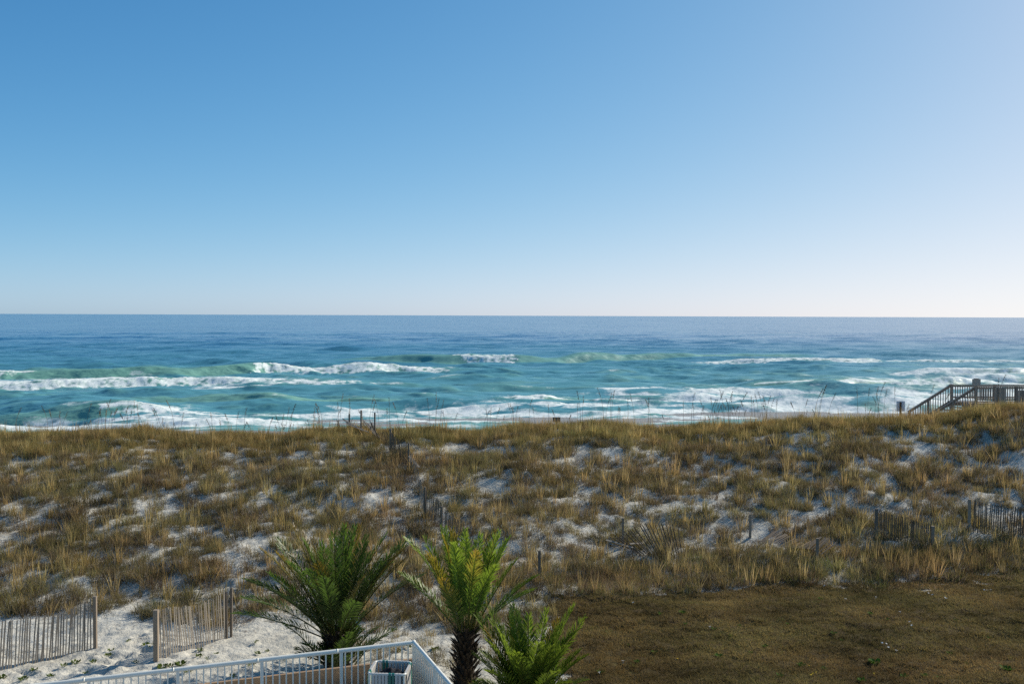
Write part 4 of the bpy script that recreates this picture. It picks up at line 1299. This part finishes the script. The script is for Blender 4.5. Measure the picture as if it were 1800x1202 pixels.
# ------------------------------------------------------------------ sea oats along the crest
def oat_mesh(seed, h):
    rng = np.random.default_rng(seed)
    lean = rng.uniform(-0.16, 0.16); bend = rng.uniform(0.06, 0.22) * (1 if lean > 0 else -1)
    P = []
    for i in range(8):
        t = i / 7
        P.append((h * (lean * t * 0.6 + bend * t ** 3), h * rng.normal(0, .002), h * t * (1 - 0.06 * abs(bend) * t)))
    V, F = poly_tube(P, lambda t: 0.010 * (1 - 0.5 * t), 4)
    V = list(V)
    for k in range(16):                              # flat spikelets of the drooping head
        t = 0.78 + 0.22 * k / 15
        fi = t * 7; i0 = min(int(fi), 6); q = Vector(P[i0]).lerp(Vector(P[i0 + 1]), fi - i0)
        a = rng.random() * 6.28; ll = 0.055 + 0.03 * rng.random()
        d = Vector((math.cos(a) * .6 + np.sign(bend) * .5, math.sin(a) * .6, 0.35 - rng.random()))
        d.normalize(); w = d.cross(Vector((0.3, 1, 0.2))).normalized() * 0.016
        b = len(V)
        V += [tuple(q), tuple(q + d * ll * .5 + w), tuple(q + d * ll), tuple(q + d * ll * .5 - w)]
        F.append((b, b + 1, b + 2, b + 3))
    return pyd('sea_oat', V, F, M['stalk'])
oats = [oat_mesh(s, h) for s, h in zip(range(300, 312), np.linspace(1.3, 2.15, 12))]
rng = np.random.default_rng(77)
peaks = [(-21, 1.0), (-19.5, .8), (-14, 1.0), (-12.8, 1.2), (-9.5, 1.6), (-5.5, 1.6), (-1.5, 1.0), (1.0, 1.2), (6, 1.6), (11.8, .7), (12.6, 1.0), (14.5, 1.8), (19, 2.2)]
spots = []
for k in range(120):
    cx_, s_ = peaks[rng.integers(len(peaks))]
    spots.append((cx_ + rng.normal(0, s_), 50.5 + rng.random() * 7))
for k in range(70):
    spots.append((rng.uniform(-30, 27), 50.0 + rng.random() * 8))
for x, y in spots:
    o = link('sea_oat', oats[rng.integers(len(oats))], None, (x, y, hz(x, y) - .05))
    o.rotation_euler = (rng.normal(0, .05), rng.normal(0, .05), rng.random() * 6.28)
    tag(o, 'thin brown sea oat stalk rising above the crest of the dune', 'sea oat', 'sea oats along the crest of the dune')

# ------------------------------------------------------------------ small green weeds on the lawn and the sand
def weed_mesh(seed, r, n, c0, c1, up=0.4):
    rng = np.random.default_rng(seed)
    V, F, C = [], [], []
    for k in range(n):
        a = rng.random() * 6.28; rr = r * math.sqrt(rng.random())
        q = Vector((rr * math.cos(a) * .6, rr * math.sin(a) * .6, 0.01 + 0.03 * rng.random()))
        d = Vector((math.cos(a), math.sin(a), up + 0.7 * rng.random())).normalized()
        ll = r * (0.35 + 0.4 * rng.random()); w = d.cross(Vector((0, 0, 1))).normalized() * ll * 0.28
        b = len(V)
        V += [tuple(q), tuple(q + d * ll * .55 + w), tuple(q + d * ll), tuple(q + d * ll * .55 - w)]
        F += [(b, b + 1, b + 2), (b, b + 2, b + 3)]
        c = (c0 + (c1 - c0) * rng.random())
        C += [tuple(c)] * 4
    return tri_mesh('weed', np.array(V), np.array(F), M['weed'], np.array(C))
weeds = [weed_mesh(400 + k, 0.07 + 0.028 * k, 26 + 6 * k, np.array([0.05, 0.11, 0.015]), np.array([0.10, 0.19, 0.025])) for k in range(5)]
plants = [weed_mesh(420 + k, 0.09 + 0.03 * k, 22 + 5 * k, np.array([0.06, 0.10, 0.02]), np.array([0.14, 0.18, 0.03]), 0.6) for k in range(4)]
LAWN_WEEDS = [(9.80, 31.26, 1), (5.14, 29.60, 2), (4.45, 29.51, 1), (5.78, 28.12, 1), (6.60, 28.51, 0), (8.04, 28.68, 0), (9.15, 28.01, 1), (10.77, 29.60, 1), (10.81, 29.71, 0), (6.90, 26.77, 1), (6.39, 26.26, 0), (7.46, 25.36, 2), (9.50, 25.77, 4), (7.99, 25.18, 1), (9.90, 24.80, 2), (10.31, 24.57, 1), (10.65, 24.49, 1), (12.52, 24.89, 4), (11.73, 26.36, 1), (13.44, 27.76, 0), (5.48, 26.05, 2), (3.85, 26.50, 1), (3.28, 25.62, 1), (2.25, 24.77, 1), (6.17, 27.68, 0), (9.24, 27.55, 0), (13.12, 29.13, 0), (5.05, 28.56, 0), (3.22, 26.96, 0), (11.76, 25.43, 0), (8.69, 24.42, 2), (11.11, 29.15, 0), (6.69, 24.55, 1)]
SAND_WEEDS = [(-11.23, 25.49, 2), (-10.75, 25.42, 1), (-11.35, 25.08, 1), (-10.65, 26.27, 1), (-10.57, 25.90, 1), (-9.85, 26.71, 2), (-9.67, 26.51, 1), (-11.97, 24.18, 2), (-12.55, 24.36, 2), (-8.87, 25.10, 3), (-8.43, 25.17, 3), (-8.17, 25.86, 1), (-8.69, 25.19, 1), (-7.87, 25.62, 0), (-8.31, 26.39, 1), (-6.68, 26.14, 1), (-6.97, 27.00, 0), (-6.53, 26.46, 0), (-6.88, 24.44, 1), (-10.46, 26.98, 0), (-6.67, 25.28, 2), (-5.89, 25.65, 1), (-7.82, 26.18, 0), (-3.95, 26.58, 2), (-3.58, 26.64, 1), (-2.04, 26.61, 2), (-3.03, 26.54, 1), (-4.03, 26.11, 1), (-2.75, 26.82, 1), (-10.65, 24.70, 0), (-11.98, 24.79, 1), (-11.39, 24.45, 1), (-8.12, 24.79, 2), (-9.68, 25.51, 0)]
for x, y, k in LAWN_WEEDS:
    o = link('lawn_weed', weeds[k], None, (x, y, hz(x, y) + .03))
    o.rotation_euler = (0, 0, rng.random() * 6.28)
    tag(o, 'bright green weed growing flat in the brown lawn', 'weed', 'green weeds in the lawn')
for x, y, k in SAND_WEEDS:
    o = link('beach_plant', plants[k], None, (x, y, hz(x, y)))
    o.rotation_euler = (0, 0, rng.random() * 6.28)
    tag(o, 'small green plant sprouting from the white sand before the fences', 'plant', 'small plants on the sand')

def flower_mesh(mn):
    V = [(0, 0, 0.075)]; F = []
    for k in range(10):
        a = 2 * math.pi * k / 10
        r = 0.045 if k % 2 == 0 else 0.022
        V.append((r * math.cos(a), r * math.sin(a), 0.085 if k % 2 == 0 else 0.07))
    F += [(0, 1 + k, 1 + (k + 1) % 10) for k in range(10)]
    b = len(V)
    V += [(-.004, 0, -0.02), (.004, 0, -0.02), (.004, 0, 0.072), (-.004, 0, 0.072)]
    F.append((b, b + 1, b + 2, b + 3))
    return pyd('flower', V, F, M[mn])
M['petal_white'] = mat_plain('white_petals', (0.78, 0.76, 0.70), 0.8, 0.1)
M['petal_yellow'] = mat_plain('yellow_petals', (0.62, 0.42, 0.03), 0.8, 0.1)
fm = {'white': flower_mesh('petal_white'), 'yellow': flower_mesh('petal_yellow')}
for x, y, cn in [(10.25, 27.00, 'white'), (10.19, 27.09, 'white'), (10.23, 26.80, 'white'), (10.36, 26.57, 'white'), (15.68, 32.52, 'white'), (15.81, 32.57, 'white'), (15.64, 32.68, 'white'), (11.71, 29.69, 'white'), (13.47, 31.95, 'white'), (11.57, 28.62, 'white'), (5.68, 28.17, 'white'), (10.37, 32.67, 'white'), (13.70, 31.05, 'white'), (13.65, 31.14, 'white'), (13.55, 31.75, 'white'), (10.52, 31.14, 'white'), (11.62, 31.52, 'white'), (3.79, 30.55, 'white'), (2.23, 24.63, 'white'), (2.90, 25.49, 'white'), (11.51, 28.34, 'white'), (7.59, 25.11, 'yellow'), (7.54, 24.55, 'yellow'), (7.65, 24.64, 'yellow'), (7.43, 24.49, 'yellow'), (9.14, 24.75, 'yellow'), (4.34, 25.76, 'yellow')]:
    o = link('lawn_flower', fm[cn], None, (x, y, hz(x, y) + .03))
    o.rotation_euler = (0.3, 0, rng.random() * 6.28)
    tag(o, 'tiny %s flower dotting the brown lawn' % cn, 'flower', '%s flowers in the lawn' % cn)
